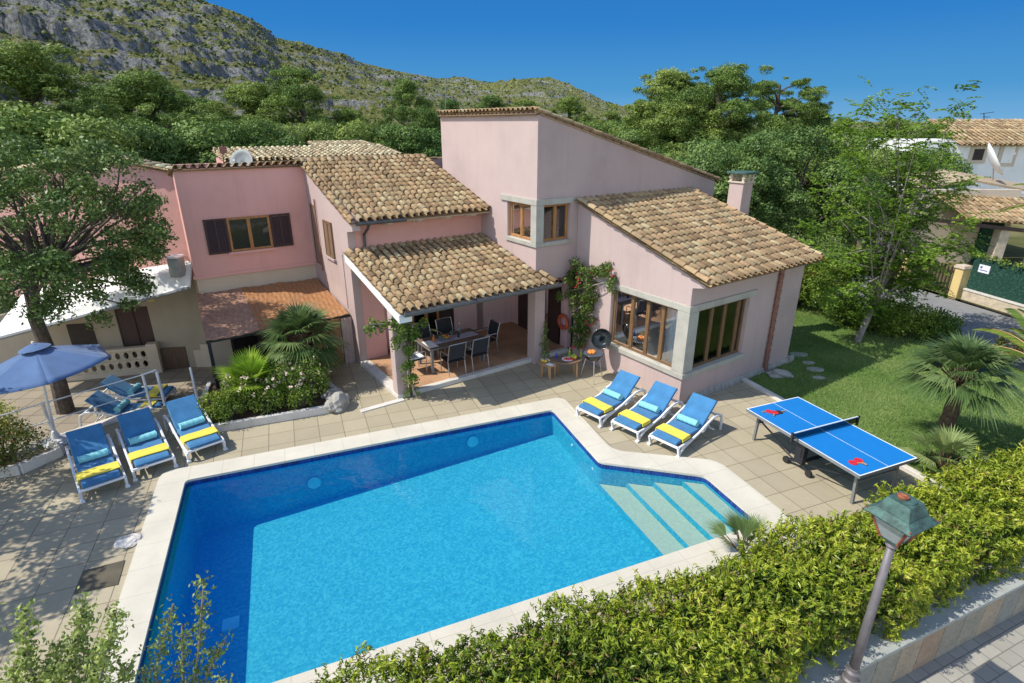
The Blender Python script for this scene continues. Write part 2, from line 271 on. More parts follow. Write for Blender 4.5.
# ---------------- mesh building ----------------
class MB:
    def __init__(s, fr=ID): s.v = []; s.f = []; s.fr = fr; s.var = None
    def add(s, verts, faces, fr=None):
        fr = fr or s.fr; o = len(s.v); s.v += [fr(*p) for p in verts]; s.f += [tuple(i+o for i in f) for f in faces]; return s
    def hexa(s, b, t):      # bottom 4, top 4 points
        return s.add(list(b)+list(t), [(3,2,1,0),(4,5,6,7),(0,1,5,4),(1,2,6,5),(2,3,7,6),(3,0,4,7)])
    def box(s, x0, x1, y0, y1, z0, z1):
        return s.hexa([(x0,y0,z0),(x1,y0,z0),(x1,y1,z0),(x0,y1,z0)], [(x0,y0,z1),(x1,y0,z1),(x1,y1,z1),(x0,y1,z1)])
    def prism(s, poly, z0, z1):
        n = len(poly); zz = (lambda z, i: z[i] if isinstance(z, (list, tuple)) else z)
        v = [(x, y, zz(z0, i)) for i, (x, y) in enumerate(poly)]+[(x, y, zz(z1, i)) for i, (x, y) in enumerate(poly)]
        return s.add(v, [tuple(range(n-1, -1, -1)), tuple(range(n, 2*n))]+[(i, (i+1) % n, n+(i+1) % n, n+i) for i in range(n)])
    def tube(s, pts, r, n=8, cap=True):
        pts = [Vector(s.fr(*p)) for p in pts]; rs = r if isinstance(r, (list, tuple)) else [r]*len(pts); o = len(s.v); up = None
        for i, p in enumerate(pts):
            d = (pts[min(i+1, len(pts)-1)]-pts[max(i-1, 0)]).normalized()
            if up is None: up = Vector((0,0,1)) if abs(d.z) < .9 else Vector((1,0,0))
            a = d.cross(up).normalized(); b = a.cross(d).normalized(); up = b
            for j in range(n):
                t = 2*math.pi*j/n; s.v.append(tuple(p+(a*math.cos(t)+b*math.sin(t))*rs[i]))
        for i in range(len(pts)-1):
            for j in range(n):
                k = (j+1) % n; s.f.append((o+i*n+j, o+i*n+k, o+(i+1)*n+k, o+(i+1)*n+j))
        if cap: s.f.append(tuple(o+j for j in range(n-1, -1, -1))); s.f.append(tuple(o+(len(pts)-1)*n+j for j in range(n)))
        return s
    def bar(s, a, b, w, h):     # rectangular bar between two points (frame coords)
        A, B = Vector(s.fr(*a)), Vector(s.fr(*b)); d = (B-A).normalized(); up = Vector((0,0,1)) if abs(d.z) < .95 else Vector((1,0,0))
        x = d.cross(up).normalized(); y = x.cross(d).normalized(); o = len(s.v)
        for P in (A, B):
            for sx, sy in ((-1,-1),(1,-1),(1,1),(-1,1)): s.v.append(tuple(P+x*sx*w/2+y*sy*h/2))
        s.f += [tuple(o+i for i in f) for f in [(0,1,2,3),(7,6,5,4),(0,4,5,1),(1,5,6,2),(2,6,7,3),(3,7,4,0)]]; return s
    def lathe(s, prof, c=(0,0,0), n=20, sx=1, sy=1):
        o = len(s.v); cx, cy, cz = s.fr(*c)
        for r, z in prof:
            for j in range(n):
                t = 2*math.pi*j/n; s.v.append((cx+r*sx*math.cos(t), cy+r*sy*math.sin(t), cz+z))
        for i in range(len(prof)-1):
            for j in range(n):
                k = (j+1) % n; s.f.append((o+i*n+j, o+i*n+k, o+(i+1)*n+k, o+(i+1)*n+j))
        if prof[0][0] > 1e-4: s.f.append(tuple(o+j for j in range(n-1, -1, -1)))
        if prof[-1][0] > 1e-4: s.f.append(tuple(o+(len(prof)-1)*n+j for j in range(n)))
        return s
    def sheet(s, outer, holes=(), z=0):
        loops = [[Vector((x, y, 0)) for x, y in outer]]+[[Vector((x, y, 0)) for x, y in h] for h in holes]
        flat = [p for l in loops for p in l]; tris = tessellate_polygon(loops)
        fs = []
        for a, b, c in tris:
            A, B, D = flat[a], flat[b], flat[c]
            fs.append((a, b, c) if (B-A).cross(D-A).z > 0 else (a, c, b))
        return s.add([(p.x, p.y, z(p.x, p.y) if callable(z) else z) for p in flat], fs)
    def build(s, name, mat, parent=None, bevel=0, smooth=False):
        return nmesh(name, np.array(s.v, dtype=np.float64).reshape(-1, 3), s.f, mat, parent, bevel=bevel, smooth=smooth)
def nmesh(name, V, F, mat, parent=None, var=None, bevel=0, smooth=False):
    me = bpy.data.meshes.new(name)
    off = np.array(parent_loc(parent)) if parent else np.zeros(3)
    V = np.asarray(V, dtype=np.float64)-off
    if isinstance(F, np.ndarray):
        nf, k = F.shape; me.vertices.add(len(V)); me.vertices.foreach_set('co', V.astype(np.float32).ravel())
        me.loops.add(nf*k); me.loops.foreach_set('vertex_index', F.astype(np.int32).ravel())
        me.polygons.add(nf); me.polygons.foreach_set('loop_start', np.arange(0, nf*k, k, dtype=np.int32)); me.polygons.foreach_set('loop_total', np.full(nf, k, dtype=np.int32))
        me.update(calc_edges=True)
    else:
        me.from_pydata(V.tolist(), [], F); me.update()
    if var is not None:
        a = me.attributes.new('var', 'FLOAT', 'FACE'); a.data.foreach_set('value', np.asarray(var, dtype=np.float32))
    if smooth: me.polygons.foreach_set('use_smooth', np.ones(len(me.polygons), dtype=bool))
    me.materials.append(M[mat]); o = bpy.data.objects.new(name, me); C.objects.link(o)
    if parent: o.parent = parent
    if bevel:
        b = o.modifiers.new('bevel', 'BEVEL'); b.width = bevel; b.segments = 2; b.limit_method = 'ANGLE'
    return o
def parent_loc(p):
    l = Vector(p.location)
    while p.parent: p = p.parent; l += p.location
    return l
def thing(name, label, cat, loc=(0,0,0), group=None, rz=0):
    o = bpy.data.objects.new(name, None); C.objects.link(o); o.location = loc; o.rotation_euler = (0,0,rz); o.empty_display_size = .2
    o['label'] = label; o['category'] = cat
    if group: o['group'] = group
    return o
def tag(o, label=None, cat=None, group=None, kind=None):
    if label: o['label'] = label
    if cat: o['category'] = cat
    if group: o['group'] = group
    if kind: o['kind'] = kind
    return o
def copy_tree(o, loc=None, rz=None, label=None, parent=None, scale=None):
    c = o.copy(); C.objects.link(c)
    if parent: c.parent = parent
    if loc is not None: c.location = loc
    if rz is not None: c.rotation_euler = (0, 0, rz)
    if scale is not None: c.scale = scale if isinstance(scale, tuple) else (scale,)*3
    if label: c['label'] = label
    for ch in [x for x in C.objects if x.parent == o]: copy_tree(ch, parent=c)
    return c
def S(name, mb, mat, bevel=0, smooth=False): return tag(mb.build(name, mat, None, bevel, smooth), kind='structure')
# leaf clouds
def leaves(cent, nrm, size, aspect=.4, jit=.6, tip=None, fold=.15):
    """diamond leaves: centres (N,3), preferred normals (N,3) -> verts, faces"""
    N = len(cent); n = nrm+rng.normal(0, jit, (N, 3)); n /= np.linalg.norm(n, axis=1)[:, None]+1e-9
    t = rng.normal(0, 1, (N, 3)) if tip is None else tip+rng.normal(0, .35, (N, 3))
    t -= n*np.sum(t*n, axis=1)[:, None]; t /= np.linalg.norm(t, axis=1)[:, None]+1e-9; w = np.cross(n, t)
    L = (size*(0.7+.6*rng.random(N)))[:, None] if np.isscalar(size) else (size*(0.7+.6*rng.random(N)))[:, None]
    W = L*aspect*.5
    V = np.stack([cent-t*L*.5, cent+w*W+n*L*fold*.5, cent+t*L*.5, cent-w*W+n*L*fold*.5], 1).reshape(-1, 3)
    F = np.arange(4*N).reshape(N, 4); return V, F
def clump_pts(cs, rs, dens, flat=1.0, shell=.35, lower=.25):
    """points around clump centres on soft ellipsoid shells; returns pts, normals, clump var"""
    P, Nn, Vv = [], [], []
    for c, r in zip(cs, rs):
        n = max(8, int(dens*r*r)); d = rng.normal(0, 1, (n, 3)); d /= np.linalg.norm(d, axis=1)[:, None]
        m = (d[:, 2] < 0) & (rng.random(n) > lower); d[m, 2] *= -1
        rad = r*(1-shell*rng.random(n)**1.5)*(1+.18*np.sin(d[:, 0]*7+c[0]*3)*np.sin(d[:, 1]*6+c[1]*5))
        p = d*rad[:, None]; p[:, 2] *= flat; P.append(p+c); Nn.append(d*np.array([1, 1, 1/max(flat, .3)])); Vv.append(np.full(n, rng.random()))
    P = np.concatenate(P); Nn = np.concatenate(Nn); Nn /= np.linalg.norm(Nn, axis=1)[:, None]; return P, Nn, np.concatenate(Vv)
def foliage(name, mat, parent, cs, rs, dens, size, aspect=.4, flat=1., jit=.6, tip=None, shell=.35, lower=.25):
    P, Nn, cv = clump_pts(np.array(cs), rs, dens, flat, shell, lower)
    V, F = leaves(P, Nn, size, aspect, jit, tip); var = np.clip(.35*cv+.65*rng.random(len(P)), 0, 1)
    return nmesh(name, V, F, mat, parent, var)
def scatter_ellipsoid(n, c, r, mind, seed=0, lowcut=-.4):
    g = np.random.default_rng(seed); out = []
    for _ in range(n*40):
        d = g.normal(0, 1, 3); d /= np.linalg.norm(d); k = .55+.45*g.random()**.5
        if d[2] < lowcut: continue
        p = np.array(c)+d*np.array(r)*k
        if all(np.linalg.norm(p-q) > mind for q in out): out.append(p)
        if len(out) >= n: break
    return out
# ======================= SETTING =======================
def P2(pts, fr): return [fr(*p)[:2] for p in pts]
def rounded(poly, r, n=6):
    out = []; N = len(poly)
    for i in range(N):
        p = Vector(poly[i]); a = (Vector(poly[i-1])-p); b = (Vector(poly[(i+1) % N])-p); la, lb = a.length, b.length; a.normalize(); b.normalize()
        rr = min(r, la*.4, lb*.4)
        for k in range(n+1):
            t = k/n; q = (p+a*rr)*(1-t)**2+p*2*t*(1-t)+(p+b*rr)*t*t; out.append((q.x, q.y))
    return out
pool = [(-2.6, 5.78), (5.1, 5.86), (7.05, 5.9), (7.09, 7.42), (5.36, 8.62), (5.44, 11.07), (-2.6, 11.07)]
pool_r = rounded(pool, .10, 4)
coping = rounded([(-3.1, 5.25), (7.66, 5.30), (7.70, 7.78), (5.86, 8.92), (5.98, 11.62), (-3.1, 11.58)], .28, 6)
poolW = P2(pool_r, PW)
deckpoly = P2([(-14, 4.6), (11.1, 4.6), (11.1, 10.62)], PW)+P2([(13.0, 8.2), (13.0, 12), (9.0, 16.2), (3.4, 16.2), (3.3, 15.2)], HW)+[(-8.1, 13.1), (-8.93, 12.40), (-10.2, 10.9), (-12.4, 8.2), (-15.5, 4.0)]
S('ground', MB().sheet([(-2500, -300), (2500, -300), (2500, 3500), (-2500, 3500)], [P2([(-3, 5.4), (7.5, 5.4), (7.5, 11.4), (-3, 11.4)], PW)], -.95), 'dry_ground')
m = MB().sheet(deckpoly, [P2(pool_r, PW)], 0)
n = len(deckpoly)
m.add([(x, y, 0) for x, y in deckpoly]+[(x, y, -1.0) for x, y in deckpoly], [(i, (i+1) % n, n+(i+1) % n, n+i) for i in range(n)])
S('pool_deck', m, 'deck_tiles')
# coping ring
m = MB(PW); m.sheet(coping, [rounded(pool, .12, 4)], .035); n = len(coping)
m.add([(x, y, .035) for x, y in coping]+[(x, y, .0005) for x, y in coping], [(i, (i+1) % n, n+(i+1) % n, n+i) for i in range(n)])
inn = rounded(pool, .12, 4); n = len(inn)
m.add([(x, y, .035) for x, y in inn]+[(x, y, -.015) for x, y in inn], [(i, n+i, n+(i+1) % n, (i+1) % n) for i in range(n)])
S('pool_coping', m, 'coping_stone')
# basin
def zf(p, q): return -1.38+(p+2.6)/8.0*.74
n = len(pool_r)
def ring(z0, z1, name, mat):
    zz = lambda z, p: z(*p) if callable(z) else z
    m = MB(PW); m.add([(x, y, zz(z0, (x, y))) for x, y in pool_r]+[(x, y, zz(z1, (x, y))) for x, y in pool_r], [(i, n+i, n+(i+1) % n, (i+1) % n) for i in range(n)])
    S(name, m, mat)
ring(-.012, -.115, 'pool_waterline_tiles', 'pool_band'); ring(-.115, zf, 'pool_wall', 'pool_mosaic')
S('pool_floor', MB(PW).sheet(pool_r, (), zf), 'pool_mosaic')
def clip(p0):   # extension polygon right of p0
    d = lambda p: 8.62+(p-5.36)*(7.42-8.62)/(7.09-5.36)-.012
    near = lambda p: 5.86+(p-5.1)*(5.9-5.86)/1.95+.008
    return [(p0, near(p0)), (7.04, near(7.04)), (7.078, d(7.078)), (p0, d(max(p0, 5.36)))]
for i, (p0, z) in enumerate(((5.36, -.50), (5.83, -.39), (6.27, -.28), (6.74, -.17))):
    poly = clip(p0); o = S('pool_step', MB(PW).prism(poly, -.95, z), 'pool_mosaic')
    pl = clip(p0+.02)
    S('pool_step_tread', MB(PW).sheet(pl, (), z+.004), 'step_mosaic')
m = MB(PW).sheet(pool_r, (), -.085); S('water', m, 'pool_water')
# pool fittings
for (p, q, r, lab) in ((1.0, 10.2, .17, 'round white drain cover on the shaded pool wall below the far edge'), ):
    pass
def disc_on(name, c, nrm, r, mat, label, cat, group=None, t=.02):
    q = Vector(nrm).normalized().to_track_quat('Z', 'Y'); m = MB(lambda x, y, z: tuple(q @ Vector((x, y, z))))
    m.lathe([(0, 0)], n=3) if False else None
    V = []; F = []; n = 20
    for rr, z in ((r, 0), (r, t), (r*.8, t*1.2)):
        V += [(rr*math.cos(2*math.pi*j/n), rr*math.sin(2*math.pi*j/n), z) for j in range(n)]
    for i in range(2):
        for j in range(n): F.append((i*n+j, i*n+(j+1) % n, (i+1)*n+(j+1) % n, (i+1)*n+j))
    F.append(tuple(2*n+j for j in range(n))); m.add(V, F)
    o = m.build(name, mat); o.location = c; tag(o, label, cat, group); return o
nf = Vector(PW(0, -1, 0)).normalized()
simple('pool_fitting', (.22, .68, .72), .5)
disc_on('pool_light', PW(-.25, 11.05, -.62), nf, .14, 'pool_fitting', 'round underwater lamp in the far pool wall, left one', 'pool lamp', 'lamps in the pool wall')
disc_on('pool_light', PW(3.35, 11.05, -.40), nf, .14, 'pool_fitting', 'round underwater lamp in the far pool wall, right one', 'pool lamp', 'lamps in the pool wall')
gx_, gy_, _ = at_z(231, 624, -1.27); t = MB(lambda x, y, z: (gx_+x*math.cos(PY)-y*math.sin(PY), gy_+x*math.sin(PY)+y*math.cos(PY), z)); t.box(-.13, .13, -.13, .13, -1.40, -1.25); tag(t.build('drain_grate', 'pool_fitting'), 'square pale blue drain grate on the shaded pool floor', 'drain')
for q, z, lab in ((9.9, -.30, 'nearer the far corner'), (8.9, -.30, 'nearer the steps')):
    disc_on('pool_inlet', PW(5.40 if q < 9.5 else 5.41, q, z), Vector(PW(-1, 0, 0)), .035, 'plastic_white', 'small white water inlet on the right pool wall, '+lab, 'inlet', 'water inlets', .03)
# lower terrace, street, lawn, road
ter = [(-8.1, 13.12), (-8.93, 12.42), (-10.2, 10.92), (-12.4, 8.22), (-15.5, 4.02), (-26, 8), (-26, 24), (-12, 26), (-3, 20)]+[HW(4.8, 15.5)[:2], HW(3.3, 15.25)[:2]]
S('lower_terrace', MB().sheet(ter, (), -.79), 'terrace_tiles')
SY = R(23.2)
def SW(p, q, z=0): return (p*math.cos(SY)-q*math.sin(SY), p*math.sin(SY)+q*math.cos(SY), z)
S('pavement', MB(SW).sheet([(-12, -9), (40, -9), (40, 3.05), (-12, 3.05)], (), -.6), 'pavement_slabs')
S('hedge_bed', MB(SW).sheet([(-12, 3.4), (30, 3.4), (30, 4.72), (10.8, 4.72), (-12, 5.1)], (), .08), 'soil')
lawn = P2([(11.1, 4.6), (24, 4.6)], PW)+[(15.2, 12.2), (14.4, 16), (13.2, 20), (11.5, 25), (4, 25)]+P2([(12.95, 12), (12.95, 7.98)], HW)+P2([(11.1, 10.62)], PW)
n = len(lawn); m = MB().sheet(lawn, (), .004); m.add([(x, y, .004) for x, y in lawn]+[(x, y, -1.) for x, y in lawn], [(i, n+i, n+(i+1) % n, (i+1) % n) for i in range(n)])
S('lawn', m, 'lawn_turf')
S('road', MB().sheet([(15.8, 6), (15.2, 12.2), (14.4, 16), (13.2, 20), (11.2, 26), (6, 40), (12, 42), (16.6, 28), (17.9, 22.2), (18.7, 18.5), (20.2, 12), (21, 6)], (), -.06), 'asphalt')
S('road_verge', MB().sheet([(12, 42), (16.6, 28), (17.9, 22.2), (18.7, 18.5), (20.2, 12), (21, 6), (60, 6), (60, 42)], (), .03), 'dry_ground')
S('lawn_kerb', MB(PW).box(11.02, 11.16, 5.0, 10.72, -.1, .085), 'kerb_white', .01)
for (a, b) in (((798.6, 354.7), .24), ((808.6, 363), .16), ((815, 369.7), .22), ((818.5, 378), .15)):
    m = MB(); x, y, _ = at_z(*a); m.lathe([(b, 0), (b*.97, .02), (b*.8, .028), (0.001, .028)], (x, y, .004), 9, 1.2, .8); tag(m.build('stepping_stone', 'concrete'), 'flat pale stepping stone set in the grass beside the right wing', 'stepping stone', 'stepping stones in the lawn')
# grass blades
def grass(n=90000):
    poly = [Vector((x, y)) for x, y in lawn]
    X = rng.uniform(3, 16, n*2); Y = rng.uniform(9, 21, n*2)
    ins = np.zeros(len(X), bool)
    for i in range(len(poly)):
        a, b = poly[i], poly[(i+1) % len(poly)]
        cnd = ((a.y > Y) != (b.y > Y)) & (X < (b.x-a.x)*(Y-a.y)/(b.y-a.y+1e-12)+a.x); ins ^= cnd
    X, Y = X[ins], Y[ins]; N = len(X); h = .035+.035*rng.random(N); a = rng.random(N)*6.28; w = .008
    lx, ly = rng.normal(0, .02, (2, N)); z = np.full(N, .004)
    V = np.stack([np.stack([X-w*np.cos(a), Y-w*np.sin(a), z], 1), np.stack([X+w*np.cos(a), Y+w*np.sin(a), z], 1), np.stack([X+lx, Y+ly, z+h], 1)], 1).reshape(-1, 3)
    pn = .5+.25*np.sin(X*1.7+np.sin(Y*1.3)*2)+.2*np.sin(Y*2.3+X); o = nmesh('lawn_grass', V, np.arange(3*N).reshape(N, 3), 'grass_blade', None, np.clip(pn*.6+.5*rng.random(N), 0, 1)); tag(o, 'short mown grass blades covering the lawn', 'grass', kind='stuff')
grass()
# street wall
t = thing('street_wall', 'low stone faced garden wall with concrete coping along the street pavement', 'wall', SW(8, 3.1, -.6))
MB(SW).box(-11, 28, 3.03, 3.4, -.62, .13).build('wall_body', 'concrete', t)
MB(SW).box(-11, 28, 2.955, 3.62, .132, .2).build('coping', 'wall_top', t, .012)
for j, c in enumerate(((.33,.30,.23), (.42,.34,.24), (.38,.27,.18), (.28,.28,.24))):
    k = NT('stone_panel_%d' % j); k.set(.9); a = k.noise(4, 8, .7); b = k.noise(22, 5, .7)
    k.color(k.mix(k.ramp(b, [(.5, (0,0,0)), (.7, (.55,.55,.55))]), k.ramp(a, [(.3, tuple(x*.7 for x in c)), (.7, c)]), (.10,.09,.075))); k.bump(b, .6, .01)
seq = [0, 1, 3, 0, 2, 3, 0, 1, 2, 0]
for i in range(30):
    x = -1+i*.47; MB(SW).box(x, x+.455, 3.0, 3.03, -.6, .13).build('stone_panel', 'stone_panel_%d' % seq[i % 10], t, .006)
# hills
def hills():
    sil = [(-420, -150), (-200, -95), (0, -52), (80, -32), (140, -16), (200, 0), (240, 13), (262, 25), (276, 38), (302, 43), (330, 52), (362, 62), (400, 71), (440, 79), (480, 82), (505, 82), (530, 78), (548, 78), (572, 86), (600, 100), (625, 107), (645, 110), (700, 117), (760, 120), (900, 122), (1100, 123), (1400, 124)]
    az = []; el = []
    for x, y in sil:
        r = ray(x, y); az.append(math.atan2(r[0], r[1])); el.append(r[2]/math.hypot(r[0], r[1]))
    na, nr = 820, 230; A = np.linspace(az[0], az[-1], na); E = np.interp(A, az, el); Rr = np.interp(A, [az[0], az[6], az[12], az[17], az[-1]], [430, 520, 800, 1150, 1900]); R0 = np.interp(A, [az[0], az[10], az[-1]], [95, 130, 300])
    T = np.linspace(0, 1.0, nr)**1.15
    AA, TT = np.meshgrid(A, T, indexing='ij'); D = R0[:, None]+(Rr-R0)[:, None]*TT
    H = CAM_Z+Rr*E
    def nz(x, y, s, seed):
        g = np.random.default_rng(seed); n = 256; G = g.random((n, n)); x = x/s+1000; y = y/s+1000; xi, yi = np.floor(x).astype(int), np.floor(y).astype(int); fx, fy = x-xi, y-yi; fx = fx*fx*(3-2*fx); fy = fy*fy*(3-2*fy)
        q = lambda i, j: G[i % n, j % n]
        return (q(xi, yi)*(1-fx)+q(xi+1, yi)*fx)*(1-fy)+(q(xi, yi+1)*(1-fx)+q(xi+1, yi+1)*fx)*fy-.5
    X, Y = D*np.sin(AA), D*np.cos(AA)
    prof = TT**1.25
    Z = -1+(H[:, None]+1)*prof
    env = np.minimum(1, TT*5)*np.minimum(1, (1-TT)*9+.12); k = np.clip(H[:, None]/110, .12, 1)*.8
    Z += env*k*(24*nz(X, Y, 90, 1)+14*nz(X, Y, 38, 2)+9*nz(X, Y, 17, 3)+6.5*nz(X, Y, 8, 4)+4.5*nz(X, Y, 4, 5)+2.5*nz(X, Y, 2.2, 6))
    # rock terraces: strata steps
    w = Z+6*nz(X, Y, 60, 9)+.05*X; st = 13.; fr = (w/st)%1; Z += env*k*5.5*(np.clip((fr-.72)/.2, 0, 1)-fr)
    Zn = (Z+1)/(H[:, None]+1); wv = .05*np.sin(AA*9)+.06*nz(X, Y, 70, 21); bandk = np.clip((1.2-AA*0-np.abs(AA+.55)*1.2), 0, 1)
    for (c_, hgt) in ((.44, .045), (.56, .026), (.80, .022)):
        u_ = np.clip((Zn+wv-c_)/.022, 0, 1); Z += (H[:, None])*hgt*bandk*((u_*u_*(3-2*u_))-np.clip((Zn+wv-c_+.16)/.32, 0, 1))*(.7+.9*(nz(X, Y, 25, 33)+.5))
    # a far side that falls away
    X2 = X[:, -1]*1.35; Y2 = Y[:, -1]*1.35
    V = np.concatenate([np.stack([X, Y, Z], 2).reshape(-1, 3), np.stack([X2, Y2, np.full(na, -2.)], 1)])
    i, j = np.meshgrid(np.arange(na-1), np.arange(nr-1), indexing='ij'); a = (i*nr+j).ravel(); F = np.stack([a, a+nr, a+nr+1, a+1], 1)
    b = na*nr+np.arange(na-1); t_ = (np.arange(na-1)*nr+nr-1); F2 = np.stack([t_, t_+nr, b+1, b], 1)
    o = nmesh('hills', V, np.concatenate([F, F2]), 'hill_rock', None, smooth=False); tag(o, kind='structure')
    # scrub
    ns = 60000; ii = rng.integers(0, na, ns); jj = (rng.random(ns)**.8*(nr-2)).astype(int); sel = (A[ii] < az[20]) ; ii, jj = ii[sel], jj[sel]
    keep = (nz(X[ii, jj], Y[ii, jj], 30, 12)+rng.random(len(ii))*.8) > .12; ii, jj = ii[keep], jj[keep]
    P = np.stack([X[ii, jj], Y[ii, jj], Z[ii, jj]], 1)+rng.normal(0, .8, (len(ii), 3))*np.array([1, 1, 0]); sc = (.25+.75*rng.random(len(P))**2)*(.6+D[ii, jj]/600)
    ico = np.array([(0, 0, 1), (.9, 0, .4), (.28, .85, .45), (-.72, .53, .4), (-.72, -.53, .5), (.28, -.85, .4), (.7, .5, -.3), (-.3, .8, -.3), (-.9, 0, -.3), (-.3, -.8, -.3), (.7, -.5, -.3)])
    fc = np.array([(0,1,2),(0,2,3),(0,3,4),(0,4,5),(0,5,1),(1,6,2),(2,7,3),(3,8,4),(4,9,5),(5,10,1),(6,7,2),(7,8,3),(8,9,4),(9,10,5),(10,6,1)])
    N = len(P); Vv = (ico[None]*(1+.35*rng.normal(0, 1, (N, 11, 1))*.6)*sc[:, None, None]*np.array([1, 1, .8])+P[:, None]).reshape(-1, 3); Ff = (fc[None]+11*np.arange(N)[:, None, None]).reshape(-1, 3)
    tag(nmesh('hillside_scrub', Vv, Ff, 'scrub_leaf', None, np.repeat(rng.random(N), 15)), 'low green scrub bushes dotting the rocky hillside', 'scrub', kind='stuff')
hills()
# ======================= VILLA =======================
def roof_tiles(name, parent, O, e, d, W, L, sp=.216, ex=.31, lift=-.07, fr=HW, jitter=.006, mat='clay_tiles'):
    """O top corner, e across (unit, frame), d downslope (unit, frame) ; world coordinates out"""
    O = np.array(fr(*O)); e = np.array(fr(*e)); d = np.array(fr(*d)); e = e/np.linalg.norm(e); d = d/np.linalg.norm(d)
    n = np.cross(e, d); n = n if n[2] > 0 else -n
    nc = max(1, round(W/sp)); sp = W/nc; nr = max(1, round(L/ex)); ex = L/nr; ln = ex*1.22; K = 6
    cols, rows = np.meshgrid(np.arange(nc), np.arange(nr), indexing='ij'); cols, rows = cols.ravel(), rows.ravel(); N = len(cols)
    jx, jy, jr = rng.normal(0, jitter*.6, N), rng.normal(0, jitter*1.6, N), rng.normal(0, .05, N)
    def field(xc, r0, r1, z0, z1, inv):
        th = np.linspace(0, np.pi, K+1); V = []
        for (yy, rr, zz) in ((0, r0, z0), (ln, r1, z1)):
            for t in th:
                a = -np.cos(t)*rr; h = np.sin(t)*rr*(.95 if not inv else -.6)
                x = xc+a+jx+jr*(yy-ln/2); y = rows*ex+yy+jy-.02
                V.append(O+np.outer(x, e)+np.outer(y, d)+np.outer(np.full(N, h+zz+lift), n))
        # thickness lip at lower end
        for t in th:
            rr = r1-.016; a = -np.cos(t)*rr; h = np.sin(t)*rr*(.95 if not inv else -.6)-(.0 if not inv else .012)
            x = xc+a+jx+jr*(ln/2); y = rows*ex+ln+jy-.02
            V.append(O+np.outer(x, e)+np.outer(y, d)+np.outer(np.full(N, h+z1+lift), n))
        V = np.stack(V, 1).reshape(-1, 3); k = K+1; f = []
        for b in (0, k):
            for i in range(K): f.append((b+i, b+i+1, b+k+i+1, b+k+i))
        F = (np.array(f)[None]+(3*k)*np.arange(N)[:, None, None]).reshape(-1, 4); return V, F, len(f)
    var = rng.random(N)
    V1, F1, n1 = field(cols*sp+sp/2, .064, .083, .045, .068, False)
    V2, F2, n2 = field(cols*sp, .070, .058, .030, .044, True)
    # bed under the tiles
    b0 = O+e*.02; bed = np.array([b0, b0+e*(W-.04), b0+e*(W-.04)+d*(L+.02), b0+d*(L+.02)]); bed = np.concatenate([bed-n*(.03-lift), bed-n*(.05-lift)])
    BF = np.array([(0,1,2,3),(7,6,5,4),(0,4,5,1),(1,5,6,2),(2,6,7,3),(3,7,4,0)])
    V = np.concatenate([V1, V2, bed]); F = np.concatenate([F1, F2+len(V1), BF+len(V1)+len(V2)])
    vv = np.concatenate([np.repeat(var, n1), np.repeat(rng.random(N)*.6, n2), np.full(6, .05)])
    return nmesh(name, V, F, mat, parent, vv, smooth=False)
def unit(*v): v = Vector(v); v.normalize(); return tuple(v)
def cap_row(mb_name, parent, a, b, fr=HW, r=.085, ln=.36):
    """one row of cover tiles laid along an edge a -> b"""
    A, B = Vector(fr(*a)), Vector(fr(*b)); d = (B-A); L = d.length; d.normalize(); e = d.cross(Vector((0,0,1))).normalized(); nn = e.cross(d)
    V = []; F = []; var = []; n = max(1, int(L/ln)); st = L/n
    for i in range(n):
        o = len(V); v = random.random()
        for (y, rr, z) in ((0, r*.8, .0), (st*1.12, r, .02)):
            for k in range(7):
                t = math.pi*k/6; V.append(tuple(A+d*(i*st+y)+e*(-math.cos(t)*rr)+nn*(math.sin(t)*rr+z)))
        for k in range(6): F.append((o+k, o+k+1, o+8+k, o+7+k)); var.append(v)
        F.append(tuple(o+7+k for k in range(7))); var.append(.0)
    return nmesh(mb_name, V, F, 'clay_tiles', parent, var)
def window(parent, fr_plane, x0, x1, z0, z1, bars, mat='window_wood', w=.07, depth=.06, panes='window_glass', name='window', inner=.0):
    """fr_plane(x, d, z): x along the wall, d depth inwards"""
    m = MB(fr_plane)
    m.box(x0, x1, inner, inner+depth, z0, z0+w); m.box(x0, x1, inner, inner+depth, z1-w, z1); m.box(x0, x0+w, inner+.002, inner+depth-.002, z0+w, z1-w); m.box(x1-w, x1, inner+.002, inner+depth-.002, z0+w, z1-w)
    for b in bars: m.box(b-w*.75, b+w*.75, inner-.008, inner+depth-.002, z0+w, z1-w)
    f = m.build(name, mat, parent, .004)
    g = MB(fr_plane); xs = [x0+w]+[v for b in bars for v in (b-w*.75, b+w*.75)]+[x1-w]
    for i in range(0, len(xs), 2): g.box(xs[i], xs[i+1], inner+depth*.45, inner+depth*.45+.008, z0+w, z1-w)
    g.build('pane', panes, f); return f
def shutter(parent, frp, x0, x1, z0, z1, d=-.05, mat='shutter_wood', mid=True):
    m = MB(frp); t = .045; w = .055
    m.box(x0, x0+w, d, d+t, z0, z1); m.box(x1-w, x1, d, d+t, z0, z1); m.box(x0+w, x1-w, d, d+t, z0, z0+w); m.box(x0+w, x1-w, d, d+t, z1-w, z1)
    if mid: c = (x0+x1)/2; m.box(c-.025, c+.025, d-.003, d+t, z0+w, z1-w)
    z = z0+w
    while z < z1-w-.01:
        m.hexa([(x0+w, d+.008, z), (x1-w, d+.008, z), (x1-w, d+.018, z), (x0+w, d+.018, z)], [(x0+w, d+.028, z+.034), (x1-w, d+.028, z+.034), (x1-w, d+.038, z+.034), (x0+w, d+.038, z+.034)]); z += .04
    return m.build('shutter', mat, parent)
villa = thing('villa', 'pink rendered villa with clay tiled roofs and a tall central tower', 'house', HW(9, 13, 0))
def W(mb, mat='pink_stucco', name='wall', bevel=0): return mb.build(name, mat, villa, bevel)
U0, V0 = 10.6, 8.0
